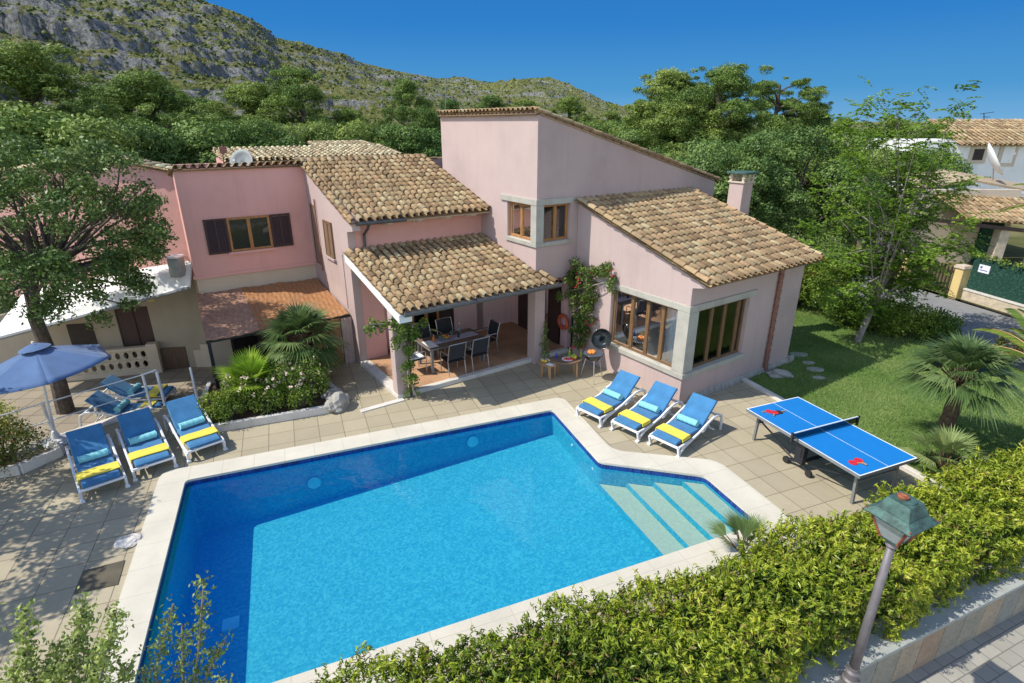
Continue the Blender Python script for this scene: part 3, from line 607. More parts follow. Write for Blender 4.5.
rz = lambda v: 3.38+(v-7.73)*.3036-.10     # wing wall top under the tiles
# wing left wall (plane u = U0)
m = MB(HW); 
m.box(U0, U0+.25, V0, 12.14, 0, .72); m.box(U0, U0+.25, 10.62, 12.14, .72, 2.44)
m.hexa([(U0, V0, 2.61), (U0+.25, V0, 2.61), (U0+.25, 12.14, 2.44), (U0, 12.14, 2.44)], [(U0, V0, rz(V0)), (U0+.25, V0, rz(V0)), (U0+.25, 12.14, rz(12.14)), (U0, 12.14, rz(12.14))])
m.hexa([(U0, 7.66, 3.12), (U0+.25, 7.66, 3.12), (U0+.25, V0, 3.05), (U0, V0, 3.05)], [(U0, 7.66, rz(7.66)), (U0+.25, 7.66, rz(7.66)), (U0+.25, V0, rz(V0)), (U0, V0, rz(V0))])
W(m)
# wing front wall
m = MB(HW); m.box(U0+.25, 15.4, V0, V0+.25, 0, .72); m.box(13.0, 15.4, V0, V0+.25, .72, 2.44); m.box(13.25, 15.4, V0, V0+.25, 2.44, 2.61); m.box(U0+.25, 15.4, V0, V0+.25, 2.61, rz(V0)); W(m)
m = MB(HW); m.hexa([(15.15, V0+.25, 0), (15.4, V0+.25, 0), (15.4, 12.14, 0), (15.15, 12.14, 0)], [(15.15, V0+.25, rz(V0+.25)), (15.4, V0+.25, rz(V0+.25)), (15.4, 12.14, rz(12.14)), (15.15, 12.14, rz(12.14))]); W(m)
m = MB(HW); m.box(U0-.03, U0+.33, V0-.03, V0+.33, .86, 2.44); W(m, 'concrete', 'corner_pillar', .01)
m = MB(HW); m.box(U0-.035, U0+.27, V0-.035, 10.98, 2.441, 2.605); m.box(U0+.27, 13.25, V0-.035, V0+.22, 2.441, 2.605); W(m, 'concrete', 'lintel', .012)
m = MB(HW); m.box(U0-.06, U0+.27, V0-.06, 10.7, .722, .858); m.box(U0+.27, 13.05, V0-.06, V0+.27, .722, .858); W(m, 'concrete', 'sill', .012)
WL = lambda x, d, z: HW(U0+.10+d, x, z); WF = lambda x, d, z: HW(x, V0+.10+d, z)
window(villa, WL, 8.36, 10.6, .86, 2.43, (9.0, 9.42, 9.92)[0:0]+(8.86, 9.36, 9.90)); window(villa, WF, 10.98, 12.98, .86, 2.43, (11.62, 12.15, 12.72))
# stone plinth
m = MB(HW)
x = 10.95
while x < 15.6:
    w = random.uniform(.14, .3); m.hexa([(x, V0-.07+random.uniform(-.03,.02), 0), (x+w-.01, V0-.07, 0), (x+w-.01, V0, 0), (x, V0, 0)], [(x, V0-.045, random.uniform(.10,.17)), (x+w-.01, V0-.045, random.uniform(.1,.17)), (x+w-.01, V0, .17), (x, V0, .17)]); x += w
m.box(15.4, 15.52, V0-.1, 12, 0, .2); W(m, 'rock', 'plinth', .01)
# clay drain pipe of stacked tiles
m = MB(HW); z = .08
while z < 3.05: m.lathe([(.055, 0), (.075, .21), (.06, .215)], (14.2, V0-.06, z), 10); z += .215
W(m, 'copper_pipe', 'drain_pipe')
# wing roof
Lw = math.hypot(12.16-7.52, (12.16-7.52)*.3036); dw = unit(0, -1, -.3036); zt = 3.38+(12.16-7.73)*.3036
roof_tiles('roof', villa, (10.52, 12.14, zt-.03), (1, 0, 0), dw, 4.78, Lw)
m = MB(HW); m.hexa([(10.86, 7.60, 3.17), (15.25, 7.60, 3.17), (15.25, V0, 3.29), (10.86, V0, 3.29)], [(10.86, 7.60, 3.20), (15.25, 7.60, 3.20), (15.25, V0, 3.32), (10.86, V0, 3.32)]); W(m, 'beam_wood', 'eave_board')
for u in (11.3, 12.1, 12.9, 13.7, 14.55, 15.25):
    m = MB(HW); m.hexa([(u, 7.78, 3.10), (u+.13, 7.78, 3.10), (u+.13, V0, 3.02), (u, V0, 3.02)], [(u, 7.68, 3.185), (u+.13, 7.68, 3.185), (u+.13, V0, 3.28), (u, V0, 3.28)]); W(m, 'concrete', 'corbel')
cap_row('verge_tiles', villa, (10.56, 12.1, zt-.05), (10.56, 7.6, zt-.05-(4.5)*.3036)); cap_row('verge_tiles', villa, (15.27, 12.1, zt-.05), (15.27, 7.6, zt-.05-4.5*.3036))
# interior of the wing
m = MB(HW); m.box(U0+.25, 15.15, V0+.25, 12.0, 0, .1); W(m, 'bench_wood', 'floor')
m = MB(HW); m.box(U0+.26, 15.14, 11.7, 11.9, .1, 3.2); m.box(13.6, 13.7, V0+.26, 11.7, .1, 3.2); W(m, 'porch_stucco', 'room_wall')
# tower
TZ = 6.93; tz = lambda u: TZ-(u-9.15)*.27-.02
m = MB(HW); A_, B_ = 9.15, 9.40
m.box(A_, B_, 12.15, 17.4, 2.5, 3.46); m.box(A_, B_, 13.55, 17.4, 3.46, 4.58); m.box(A_, B_, 13.85, 17.4, 4.58, 4.74); m.box(A_, B_, 12.15, 17.4, 4.74, TZ-.01); m.box(A_, A_+.35, 12.15, 12.5, 0, 2.5)
m.box(A_, B_, 15.4, 17.4, 0, 2.5); W(m)
m = MB(HW)
m.box(B_, 10.84, 12.15, 12.4, 2.5, 3.46); m.box(10.32, 10.84, 12.15, 12.4, 3.46, 4.58); m.box(10.38, 10.84, 12.15, 12.4, 4.58, 4.74)
m.hexa([(B_, 12.15, 4.74), (16.6, 12.15, 4.74), (16.6, 12.4, 4.74), (B_, 12.4, 4.74)], [(B_, 12.15, tz(B_)), (16.6, 12.15, tz(16.6)), (16.6, 12.4, tz(16.6)), (B_, 12.4, tz(B_))])
m.box(10.84, 16.6, 12.15, 12.4, 0, 4.74); W(m)
m = MB(HW); m.box(16.35, 16.6, 12.4, 17.15, 0, tz(16.6)); W(m)
m = MB(HW); m.hexa([(B_, 17.15, 0), (16.6, 17.15, 0), (16.6, 17.4, 0), (B_, 17.4, 0)], [(B_, 17.15, tz(B_)), (16.6, 17.15, tz(16.6)), (16.6, 17.4, tz(16.6)), (B_, 17.4, tz(B_))]); W(m)
m = MB(HW); m.box(A_-.04, A_+.22, 12.11, 12.37, 3.58, 4.58); W(m, 'concrete', 'corner_pillar', .01)
m = MB(HW); m.box(A_-.05, B_, 12.10, 13.85, 4.581, 4.741); m.box(B_, 10.38, 12.10, 12.4, 4.581, 4.741); W(m, 'concrete', 'lintel', .01)
m = MB(HW); m.box(A_-.05, B_, 12.10, 13.6, 3.461, 3.579); m.box(B_, 10.36, 12.10, 12.4, 3.461, 3.579); W(m, 'concrete', 'sill', .01)
window(villa, lambda x, d, z: HW(A_+.09+d, x, z), 12.4, 13.54, 3.58, 4.58, (12.97,), 'orange_wood'); window(villa, lambda x, d, z: HW(x, 12.24+d, z), 9.40, 10.31, 3.58, 4.58, (9.85,), 'orange_wood')
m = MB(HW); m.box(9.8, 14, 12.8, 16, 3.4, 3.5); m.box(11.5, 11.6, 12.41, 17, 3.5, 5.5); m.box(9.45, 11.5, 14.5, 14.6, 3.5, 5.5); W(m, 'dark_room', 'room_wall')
Lt = math.hypot(7.7, 7.7*.27)
roof_tiles('roof', villa, (9.12, 12.12, TZ+.035), (0, 1, 0), unit(1, 0, -.27), 5.4, Lt)
roof_tiles('ridge_tiles', villa, (9.20, 12.12, TZ+.045), (0, 1, 0), unit(-1, 0, -.12), 5.3, .16, ex=.16)
cap_row('verge_tiles', villa, (9.1, 12.15, TZ+.0), (16.7, 12.15, TZ+.0-7.6*.27))
# chimney
cx, cy = 15.55, 10.45
ch = MB(HW).box(cx-.24, cx+.24, cy-.24, cy+.24, 0, 4.98).build('chimney', 'pink_stucco', villa, .01)
m = MB(HW)
for k, z in enumerate((4.981, 5.10)):
    m.box(cx-.28, cx+.28, cy-.28, cy+.28, z, z+.035) if k == 0 else None
for sx in (-.24, -.03, .18):
    for sy in (-.24, .18): m.box(cx+sx, cx+sx+.07, cy+sy, cy+sy+.07, 5.017, 5.23)
m.box(cx-.27, cx+.27, cy-.27, cy-.20, 5.11, 5.14); m.box(cx-.27, cx+.27, cy+.2, cy+.27, 5.11, 5.14)
m.build('chimney_vent', 'beige_stucco', ch); MB(HW).box(cx-.33, cx+.33, cy-.33, cy+.33, 5.231, 5.29).build('chimney_cap', 'verdigris', ch, .01)
# middle block
mz = lambda v: 4.28+(v-14.5)*.31-.03
m = MB(HW); 
m.hexa([(4.9, 14.98, -.85), (5.12, 14.98, -.85), (5.12, 18.9, -.85), (4.9, 18.9, -.85)], [(4.9, 14.98, mz(14.98)), (5.12, 14.98, mz(14.98)), (5.12, 18.9, mz(18.7)), (4.9, 18.9, mz(18.7))])
m.hexa([(4.9, 14.52, 3.98), (5.12, 14.52, 3.98), (5.12, 14.98, 3.9), (4.9, 14.98, 3.9)], [(4.9, 14.52, mz(14.52)), (5.12, 14.52, mz(14.52)), (5.12, 14.98, mz(14.98)), (4.9, 14.98, mz(14.98))]); W(m)
m = MB(HW); m.box(5.12, 5.76, 15.0, 15.2, 0, 2.5); m.box(5.12, 9.15, 15.0, 15.2, 2.5, mz(15.0)); W(m, 'pink_stucco_bounce')
m = MB(HW); m.box(5.76, 6.35, 15.4, 15.6, .1, 2.5); m.box(8.28, 10.57, 15.4, 15.6, .1, 2.5); m.box(5.56, 5.76, 15.2, 15.6, .1, 2.5); m.box(6.35, 8.28, 15.4, 15.6, 2.28, 2.5)
m.box(10.575, 10.75, 12.41, 12.72, .1, 2.5); m.box(10.575, 10.75, 14.95, 15.6, .1, 2.5); m.box(10.575, 10.75, 12.72, 14.95, 2.2, 2.5); W(m, 'porch_stucco')
W(MB(HW).box(9.41, 10.57, 12.41, 15.4, 2.44, 2.5), 'porch_stucco', 'porch_ceiling')
window(villa, lambda x, d, z: HW(x, 15.42+d, z), 6.35, 7.75, .12, 2.28, (6.82, 7.3), 'orange_wood', .075, name='glass_door')
shutter(villa, lambda x, d, z: HW(x, 15.45+d, z), 7.75, 8.28, .12, 2.28, mid=False)
m = MB(HW); m.box(8.9, 9.75, 15.36, 15.40, 1.98, 2.14); W(m, 'shutter_brown', 'air_vent')
window(villa, lambda x, d, z: HW(10.60+d, x, z), 13.3, 14.35, .12, 2.2, (13.82,), 'orange_wood', .08, name='glass_door')
frd = lambda x, d, z: HW(10.55-d*1.0-.02, x, z)
shutter(villa, lambda x, d, z: HW(10.545+d*.5, x, z), 12.74, 13.3, .12, 2.2, mid=False); shutter(villa, lambda x, d, z: HW(10.545+d*.5, x, z), 14.36, 14.94, .12, 2.2, mid=False)
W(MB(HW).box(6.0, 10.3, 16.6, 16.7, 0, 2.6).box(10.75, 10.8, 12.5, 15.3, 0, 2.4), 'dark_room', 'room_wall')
Lm = math.hypot(4.25, 4.25*.31)
roof_tiles('roof', villa, (4.82, 18.72, 4.30+4.22*.31), (1, 0, 0), unit(0, -1, -.31), 4.36, Lm)
cap_row('ridge_tiles', villa, (9.2, 18.74, 5.56), (4.8, 18.74, 5.56))
m = MB(HW); m.hexa([(5.12, 14.46, 4.13), (9.15, 14.46, 4.13), (9.15, 15.0, 4.28), (5.12, 15.0, 4.28)], [(5.12, 14.46, 4.16), (9.15, 14.46, 4.16), (9.15, 15.0, 4.32), (5.12, 15.0, 4.32)]); W(m, 'beam_wood', 'eave_board')
for u in (5.95, 6.85, 7.75, 8.6):
    m = MB(HW); m.hexa([(u, 14.66, 4.05), (u+.12, 14.66, 4.05), (u+.12, 15.0, 3.98), (u, 15.0, 3.98)], [(u-.05, 14.5, 4.14), (u+.17, 14.5, 4.14), (u+.17, 15.0, 4.28), (u-.05, 15.0, 4.28)]); W(m, 'white_render', 'corbel')
MB(HW).tube([(5.0, 14.44, 4.18), (6.4, 14.44, 4.17)], .055, 8).build('gutter', 'gutter_metal', villa)
MB(HW).tube([(5.35, 14.46, 4.15), (5.35, 14.6, 4.0), (5.35, 14.93, 3.8), (5.35, 14.93, 3.35)], .04, 8).build('drain_pipe', 'gutter_metal', villa)
# white wall shutters and slot door
frw = lambda x, d, z: HW(4.9+d, x, z)
shutter(villa, frw, 16.24, 16.6, 2.93, 3.98, mat='shutter_brown', mid=False); shutter(villa, frw, 16.61, 16.98, 2.93, 3.98, mat='shutter_brown', mid=False)
W(MB(HW).box(4.82, 4.9, 16.18, 17.05, 2.86, 2.92), 'pink_stucco', 'sill')
shutter(villa, frw, 17.72, 18.25, 2.45, 4.3, d=-.02, mat='shutter_brown', mid=False)
MB(HW).tube([(4.86, 17.6, 2.3), (4.86, 17.6, 4.5)], .02, 6).build('drain_pipe', 'copper_pipe', villa); MB(HW).tube([(4.885, 15.55, 1.6), (4.885, 15.55, 3.2)], .008, 5).build('cable', 'grey_metal', villa)
# left block
m = MB(HW); m.box(1.4, 4.9, 18.47, 18.7, 2.43, 5.46); W(m, 'pink_stucco_bounce')
m = MB(HW); m.box(1.42, 4.9, 18.50, 18.7, -.85, 2.34); W(m, 'beige_stucco')
W(MB(HW).box(1.36, 4.9, 18.44, 18.7, 2.341, 2.429), 'pink_stucco_bounce', 'ledge', .01)
W(MB(HW).box(1.42, 1.62, 18.7, 23.5, -.85, 2.34), 'beige_stucco'); m = MB(HW); m.box(1.4, 1.62, 18.7, 23.5, 2.341, 5.30); m.box(1.62, 9.2, 23.3, 23.5, -.8, 5.3); W(m, 'pink_stucco_bounce')
roof_tiles('roof', villa, (1.36, 18.42, 5.54), (1, 0, 0), unit(0, 1, -.36), 3.5, 4.9); roof_tiles('roof', villa, (4.9, 18.9, 5.60), (1, 0, 0), unit(0, 1, -.40), 4.3, 4.6)
frl = lambda x, d, z: HW(x, 18.47+d, z)
shutter(villa, frl, 1.88, 2.48, 3.02, 4.04); shutter(villa, frl, 3.70, 4.29, 3.04, 4.04)
window(villa, frl, 2.49, 3.68, 3.04, 4.04, (3.08,), 'orange_wood', .065, inner=-.045)
W(MB(HW).box(2.4, 3.75, 18.38, 18.47, 2.97, 3.035), 'pink_stucco_bounce', 'sill')
k_ = NT('room_glass_back'); k_.set(.3); k_.color((.02, .025, .02)); W(MB(HW).box(2.5, 3.67, 18.455, 18.469, 3.06, 4.02), 'room_glass_back', 'window_backing')
roof_tiles('ridge_tiles', villa, (1.38, 18.58, 5.54), (1, 0, 0), unit(0, -1, -.12), 3.5, .18, ex=.18)
window(villa, lambda x, d, z: HW(x, 18.44+d, z), 2.0, 4.5, -.78, 1.35, (2.83, 3.66), 'shutter_wood', .07, name='glass_door'); W(MB(HW).box(2.0, 4.5, 18.49, 18.499, -.78, 1.3), 'dark_room', 'window_backing')  # invented door with dark backing, added to darken the wall under the pergola
# back tiled roofs
roof_tiles('roof', villa, (3.4, 25.6, 5.74), (1, 0, 0), unit(0, -1, -.12), 6.9, 2.6, mat='pale_clay_tiles'); roof_tiles('roof', villa, (7.6, 27.5, 5.86), (1, 0, 0), unit(0, -1, -.08), 2.6, 1.8, mat='pale_clay_tiles')
W(MB(HW).box(3.5, 10.2, 23.5, 25.6, 3, 5.38), 'pink_stucco_bounce')
W(MB(HW).box(9.2, 10.2, 19.2, 19.4, 3, 5.40), 'pink_stucco'); cap_row('ridge_tiles', villa, (8.9, 19.3, 5.42), (10.3, 19.3, 5.40))
# oblique pink wing at the far left and its tiles
pa = (-9.48, 16.42); pb = (-11.6, 16.66); pc = (-17.5, 17.2)
m = MB(); m.add([(pa[0], pa[1], 2.55), (pb[0], pb[1], 2.2), (pc[0], pc[1], 1.2), (pc[0], pc[1], 4.9), (pb[0], pb[1], 5.72), (pa[0], pa[1], 5.36)]+[(x-.02, y+.25, z) for x, y, z in ((pa[0], pa[1], 2.55), (pb[0], pb[1], 2.2), (pc[0], pc[1], 1.2), (pc[0], pc[1], 4.9), (pb[0], pb[1], 5.72), (pa[0], pa[1], 5.36))],
  [(0,1,4,5), (1,2,3,4), (11,10,7,6), (10,9,8,7), (5,4,10,11), (4,3,9,10), (0,5,11,6)]); W(m, 'pink_stucco_bounce')
roof_tiles('roof', villa, (pb[0], pb[1]-.12, 5.80), unit(.0, 1, 0), unit(pa[0]-pb[0], pa[1]-pb[1], -.36), .5, 2.2, fr=ID, mat='pale_clay_tiles'); roof_tiles('roof', villa, (pb[0], pb[1]-.12, 5.80), unit(.0, 1, 0), unit(pc[0]-pb[0], pc[1]-pb[1], -.82), .5, 5.9, fr=ID, mat='pale_clay_tiles')
# ---- porch ----
m = MB(HW); m.prism([(5.15, 12.45), (10.57, 12.45), (10.57, 15.4), (5.15, 15.4)], 0, .118); W(m, 'terracotta_floor', 'porch_floor')
m = MB(HW); m.box(4.88, 5.15, 12.28, 15.0, 0, .124); m.box(5.15, 10.57, 12.28, 12.45, 0, .124); W(m, 'kerb_white', 'porch_step', .012)
W(MB(HW).box(3.86, 5.0, 12.12, 12.28, 0, .03), 'kerb_white', 'threshold')
W(MB(HW).box(4.9, 5.2, 12.3, 12.58, .12, 2.36), 'pink_stucco', 'column', .01)
MB(HW).tube([(5.26, 12.3, 0), (5.26, 12.3, 2.4)], .045, 8).build('drain_pipe', 'gutter_metal', villa)
ps = .2235; pz = lambda v: 2.64+(v-11.4)*ps
m = MB(HW); m.box(5.1, 9.55, 12.3, 12.52, 2.36, 2.58); W(m, 'pink_stucco', 'porch_beam')
m = MB(HW); m.hexa([(4.76, 11.5, pz(11.5)-.34), (5.08, 11.5, pz(11.5)-.34), (5.08, 14.97, pz(15)-.34), (4.76, 14.97, pz(15)-.34)], [(4.76, 11.5, pz(11.5)-.147), (5.08, 11.5, pz(11.5)-.147), (5.08, 14.97, pz(15)-.147), (4.76, 14.97, pz(15)-.147)]); W(m, 'white_render', 'verge_beam')
m = MB(HW); m.hexa([(5.08, 11.55, pz(11.55)-.14), (9.15, 11.55, pz(11.55)-.14), (9.15, 15.0, pz(15)-.14), (5.08, 15.0, pz(15)-.14)], [(5.08, 11.55, pz(11.55)-.10), (9.15, 11.55, pz(11.55)-.10), (9.15, 15.0, pz(15)-.10), (5.08, 15.0, pz(15)-.10)]); W(m, 'beam_wood', 'porch_ceiling')
for u in (5.9, 6.8, 7.7, 8.6):
    MB(HW).hexa([(u, 11.6, pz(11.6)-.28), (u+.1, 11.6, pz(11.6)-.28), (u+.1, 15.0, pz(15)-.28), (u, 15.0, pz(15)-.28)], [(u, 11.6, pz(11.6)-.142), (u+.1, 11.6, pz(11.6)-.142), (u+.1, 15.0, pz(15)-.142), (u, 15.0, pz(15)-.142)]).build('rafter', 'beam_wood', villa)
roof_tiles('roof', villa, (4.78, 14.97, pz(14.97)), (1, 0, 0), unit(0, -1, -ps), 4.37, math.hypot(3.5, 3.5*ps)); roof_tiles('roof', villa, (9.15, 12.13, pz(12.13)), (1, 0, 0), unit(0, -1, -ps), .30, math.hypot(.66, .66*ps))
MB(HW).tube([(4.85, 11.40, pz(11.4)-.10), (9.45, 11.40, pz(11.4)-.10)], .06, 8).build('gutter', 'gutter_metal', villa)
W(MB(HW).box(4.9, 9.44, 11.46, 11.52, pz(11.4)-.18, pz(11.4)-.04), 'beam_wood', 'eave_board')
# curtains and beds seen through the wing windows
def wavy(fr, x0, x1, z0, z1, amp=.03, n=26):
    m = MB(fr); xs = [x0+(x1-x0)*i/n for i in range(n+1)]; dd = [amp*math.sin(i*1.9)+amp*.4*math.sin(i*.7) for i in range(n+1)]
    m.add([(x, d, z0) for x, d in zip(xs, dd)]+[(x, d, z1) for x, d in zip(xs, dd)], [(i, i+1, n+2+i, n+1+i) for i in range(n)]); return m
for (fr, a, b, lab) in ((lambda x, d, z: HW(U0+.32+d, x, z), 8.42, 8.88, 'white curtain hanging at the right end of the big left facing window'), (lambda x, d, z: HW(U0+.32+d, x, z), 10.0, 10.5, 'white curtain hanging at the far left end of the big left facing window'),
    (lambda x, d, z: HW(x, V0+.34+d, z), 11.05, 11.5, 'white curtain at the corner pillar end of the front facing window'), (lambda x, d, z: HW(x, V0+.34+d, z), 12.35, 12.85, 'white curtain at the right end of the front facing window')):
    tag(wavy(fr, a, b, .3, 2.5).build('curtain', 'curtain', None, smooth=True), lab, 'curtain', 'curtains in the corner room')
bed = thing('bed', 'low bed with grey mauve bedding seen through the big left facing window', 'bed', HW(12.2, 10, .1))
MB(HW).box(11.5, 13.4, 9.3, 11.0, .12, .38).build('bed_frame', 'table_wood', bed, .02); MB(HW).box(11.52, 13.38, 9.32, 10.98, .38, .60).build('mattress', 'grey_bed', bed, .05); MB(HW).box(12.9, 13.3, 9.5, 10.1, .60, .74).box(12.9, 13.3, 10.2, 10.85, .6, .74).build('pillow', 'white_cloth', bed, .06)
# ======================= PERGOLA, TERRACE, ANNEX =======================
pg = thing('pergola', 'low pergola with sagging orange brown reed matting roof on dark metal posts', 'pergola', HW(3, 17, -.79))
c0, c1, c2, c3 = (1.10, 15.30, 1.50), (4.84, 15.36, 1.50), (4.84, 18.40, 1.90), (1.34, 18.42, 1.93)
def lerp3(a, b, t): return tuple(x+(y-x)*t for x, y in zip(a, b))
def reedmat(s0, s1, name, mat, dz=0):
    m = MB(HW); nx, ny = 14, 14; V = []
    for i in range(nx+1):
        for j in range(ny+1):
            s = s0+(s1-s0)*i/nx; t = j/ny; a = lerp3(c0, c1, s); b = lerp3(c3, c2, s); p = lerp3(a, b, t)
            V.append((p[0], p[1], p[2]+dz+.012*math.sin(i*2.1+j*1.7)+(-.03*math.sin(math.pi*(s*3 % 1)))))
    m.add(V, [(i*(ny+1)+j, (i+1)*(ny+1)+j, (i+1)*(ny+1)+j+1, i*(ny+1)+j+1) for i in range(nx) for j in range(ny)])
    o = m.build(name, mat, pg); sl = o.modifiers.new('thick', 'SOLIDIFY'); sl.thickness = .02; return o
reedmat(0, .36, 'reed_mat', 'reed_weathered', .01); reedmat(.35, .68, 'reed_mat', 'reed_mat', .02); reedmat(.67, 1.0, 'reed_mat', 'reed_mat', 0.005)
for (u, v) in ((1.16, 15.36), (4.62, 15.42)): MB(HW).box(u-.04, u+.04, v-.04, v+.04, -.79, 1.46).build('post', 'dark_metal', pg)
MB(HW).bar((1.1, 15.34, 1.44), (4.84, 15.40, 1.44), .05, .07).bar((1.2, 15.4, 1.44), (1.4, 18.4, 1.86), .05, .06).bar((4.8, 15.4, 1.44), (4.8, 18.4, 1.84), .05, .06).bar((3, 15.4, 1.45), (3, 18.4, 1.86), .05, .06).build('frame', 'dark_metal', pg)
tag(wavy(lambda x, d, z: HW(x, 15.28+d, z), 4.55, 4.86, -.1, 1.42, .035, 14).build('curtain', 'stripe_curtain', None, smooth=True), 'pale striped cloth curtain gathered at the right front corner of the pergola', 'curtain')
m = MB(HW)
for i in range(26): m.tube([(3.75+i*.03, 15.33, -.6), (3.75+i*.03, 15.33, 1.42)], .013, 5)
tag(m.build('reed_screen', 'orange_wood'), 'upright orange cane screen hanging under the right front edge of the pergola', 'screen')
# foosball table
ft = thing('foosball_table', 'blue foosball table standing in the shade under the pergola', 'game table', HW(2.6, 16.0, -.79), rz=0)
FB = lambda x, y, z: (lambda p: (p[0], p[1], z-.79))(HW(2.6+x, 15.9+y))
MB(FB).box(-.6, -.56, -.35, .35, .6, .95).box(.56, .6, -.35, .35, .6, .95).box(-.56, .56, -.35, -.31, .6, .95).box(-.56, .56, .31, .35, .6, .95).build('cabinet', 'foos_blue', ft, .008); MB(FB).box(-.56, .56, -.31, .31, .7, .73).build('playfield', 'green_panel', ft)
for sx in (-.52, .44):
    for sy in (-.3, .22): MB(FB).box(sx, sx+.08, sy, sy+.08, 0, .6).build('leg', 'dark_metal', ft)
for i in range(6): MB(FB).tube([(-.48+i*.19, -.55, .86), (-.48+i*.19, .55, .86)], .01, 6).box(-.49+i*.19, -.47+i*.19, -.1, -.06, .76, .88).box(-.49+i*.19, -.47+i*.19, .06, .1, .76, .88).build('rod', 'red_food' if i % 2 else 'steel', ft)
def wire_chair(loc, rz, label):
    t = thing('garden_chair', label, 'chair', loc, 'wire chairs under the pergola', rz)
    def f(x, y, z): c, s = math.cos(rz), math.sin(rz); return (x, y, z)
    def prt(m, n, mt): o = m.build(n, mt); o.parent = t; return o
    prt(MB().lathe([(.21, .43), (.22, .45), (.0001, .46)], n=16), 'seat', 'black_mesh')
    m = MB()
    for k in range(7): a = -.18+.06*k; m.tube([(-.2, a, .45), (-.27, a*1.1, .85)], .007, 5)
    m.tube([(-.2, -.2, .45), (-.28, -.2, .85), (-.3, 0, .92), (-.28, .2, .85), (-.2, .2, .45)], .012, 6); prt(m, 'backrest', 'dark_metal')
    for sx in (-1, 1):
        for sy in (-1, 1): prt(MB().tube([(sx*.16, sy*.16, .44), (sx*.2, sy*.2, 0)], .012, 6), 'leg', 'dark_metal')
    return t
wc = wire_chair(HW(1.5, 16.6, -.79), R(20), 'black wire garden chair nearest the post of the pergola')
copy_tree(wc, HW(1.75, 15.75, -.79), R(120), 'black wire garden chair between the pergola post and the foosball table')
# balustrade of pierced blocks
bl = thing('balustrade', 'cream balustrade of pierced blocks edging the shaded left terrace', 'balustrade', (-12, 15.8, -.79))
bx0, bx1 = Vector((-14.9, 15.4)), Vector((-11.5, 16.42)); bd = (bx1-bx0).normalized(); bnrm = Vector((bd.y, -bd.x))
def BW(s, d, z): p = bx0+bd*s+bnrm*d; return (p.x, p.y, z)
Lb = (bx1-bx0).length
MB(BW).box(0, Lb, -.02, .14, -.79, -.62).box(0, Lb, -.03, .16, .02, .12).build('rail', 'beige_stucco', bl, .01)
m = MB(BW); sp = .235; ns = int(Lb/sp)
for r in range(2):
    z0, z1 = (-.62, -.30) if r == 0 else (-.29, .02)
    for i in range(ns):
        x = i*sp; cxx = x+sp/2; cz = (z0+z1)/2; K = 8; out = [(x, z0), (x+sp, z0), (x+sp, z1), (x, z1)]
        hole = [(cxx+.07*math.cos(2*math.pi*k/K+.39), cz+.115*math.sin(2*math.pi*k/K+.39)) for k in range(K)]
        loops = [[Vector((a, b, 0)) for a, b in out], [Vector((a, b, 0)) for a, b in hole]]; fl = loops[0]+loops[1]; tr = tessellate_polygon(loops)
        o = len(m.v); m.v += [BW(p.x, .1, p.y) for p in fl]+[BW(p.x, .02, p.y) for p in fl]; nn_ = len(fl)
        m.f += [tuple(o+q for q in t_) for t_ in tr]+[tuple(o+nn_+q for q in reversed(t_)) for t_ in tr]
        m.f += [(o+4+k, o+4+(k+1) % K, o+nn_+4+(k+1) % K, o+nn_+4+k) for k in range(K)]
m.build('pierced_blocks', 'cream_blocks', bl)
MB(BW).box(Lb, Lb+.3, -.06, .2, -.79, .2).build('end_pillar', 'beige_stucco', bl, .015)
g1 = Vector((-11.15, 16.55)); g2 = Vector((-9.9, 17.4))
# annex with white roof
an = thing('annex', 'shaded beige annex with a white sloping roof behind the left tree', 'annex', (-12, 17, -.79))
A, B = Vector((-9.50, 15.98, 2.16)), Vector((-14.6, 14.55, 1.02)); Bb, Ab = Vector((-15.2, 17.1, 1.9)), Vector((-9.52, 16.44, 2.85))
m = MB(); m.hexa([tuple(p-Vector((0,0,.08))) for p in (A, Ab, Bb, B)], [tuple(p) for p in (A, Ab, Bb, B)]); m.build('roof', 'white_render', an)
MB().tube([tuple(A+Vector((0,-.04,-.05))), tuple(B+Vector((0,-.04,-.05)))], .05, 6).build('gutter', 'grey_metal', an)
def AWl(s, d, z): # along wall line, behind the roof edge
    p0 = Vector((-9.6, 16.9)); p1 = Vector((-15.0, 15.9)); e = (p1-p0).normalized(); q = Vector((-e.y, e.x)); p = p0+e*s+q*d*(-1); return (p.x, p.y, z)
zr = lambda s: 2.45-.2*s
m = MB(AWl)
def wl(a, b, z0, zt=None): m.hexa([(a, 0, z0), (b, 0, z0), (b, .15, z0), (a, .15, z0)], [(a, 0, zt or zr(a)), (b, 0, zt or zr(b)), (b, .15, zt or zr(b)), (a, .15, zt or zr(a))])
wl(-.3, 1.75, -.8); wl(2.7, 7.5, -.8); wl(1.75, 2.7, 1.35); m.build('wall', 'beige_stucco_shaded', an)
MB(AWl).box(1.76, 2.69, .05, .1, -.8, 1.35).box(2.2, 2.24, .02, .049, -.8, 1.35).build('door', 'shutter_wood', an)
MB(AWl).box(3.4, 4.1, -.03, .0, .1, .9).build('window', 'dark_room', an); MB(AWl).box(1.5, 1.7, -.02, 0, 1.5, 1.6).build('plaque', 'yellow_food', an)
st = thing('outdoor_stair', 'short concrete stair with a thin metal handrail beside the annex wall', 'stair', (-10.4, 16.8, -.79))
for i in range(3): MB().box(-10.3+.25*i, -10.05+.25*i, 16.75, 17.1, -.79, -.4+.2*(i+1)).build('step', 'beige_stucco', st)
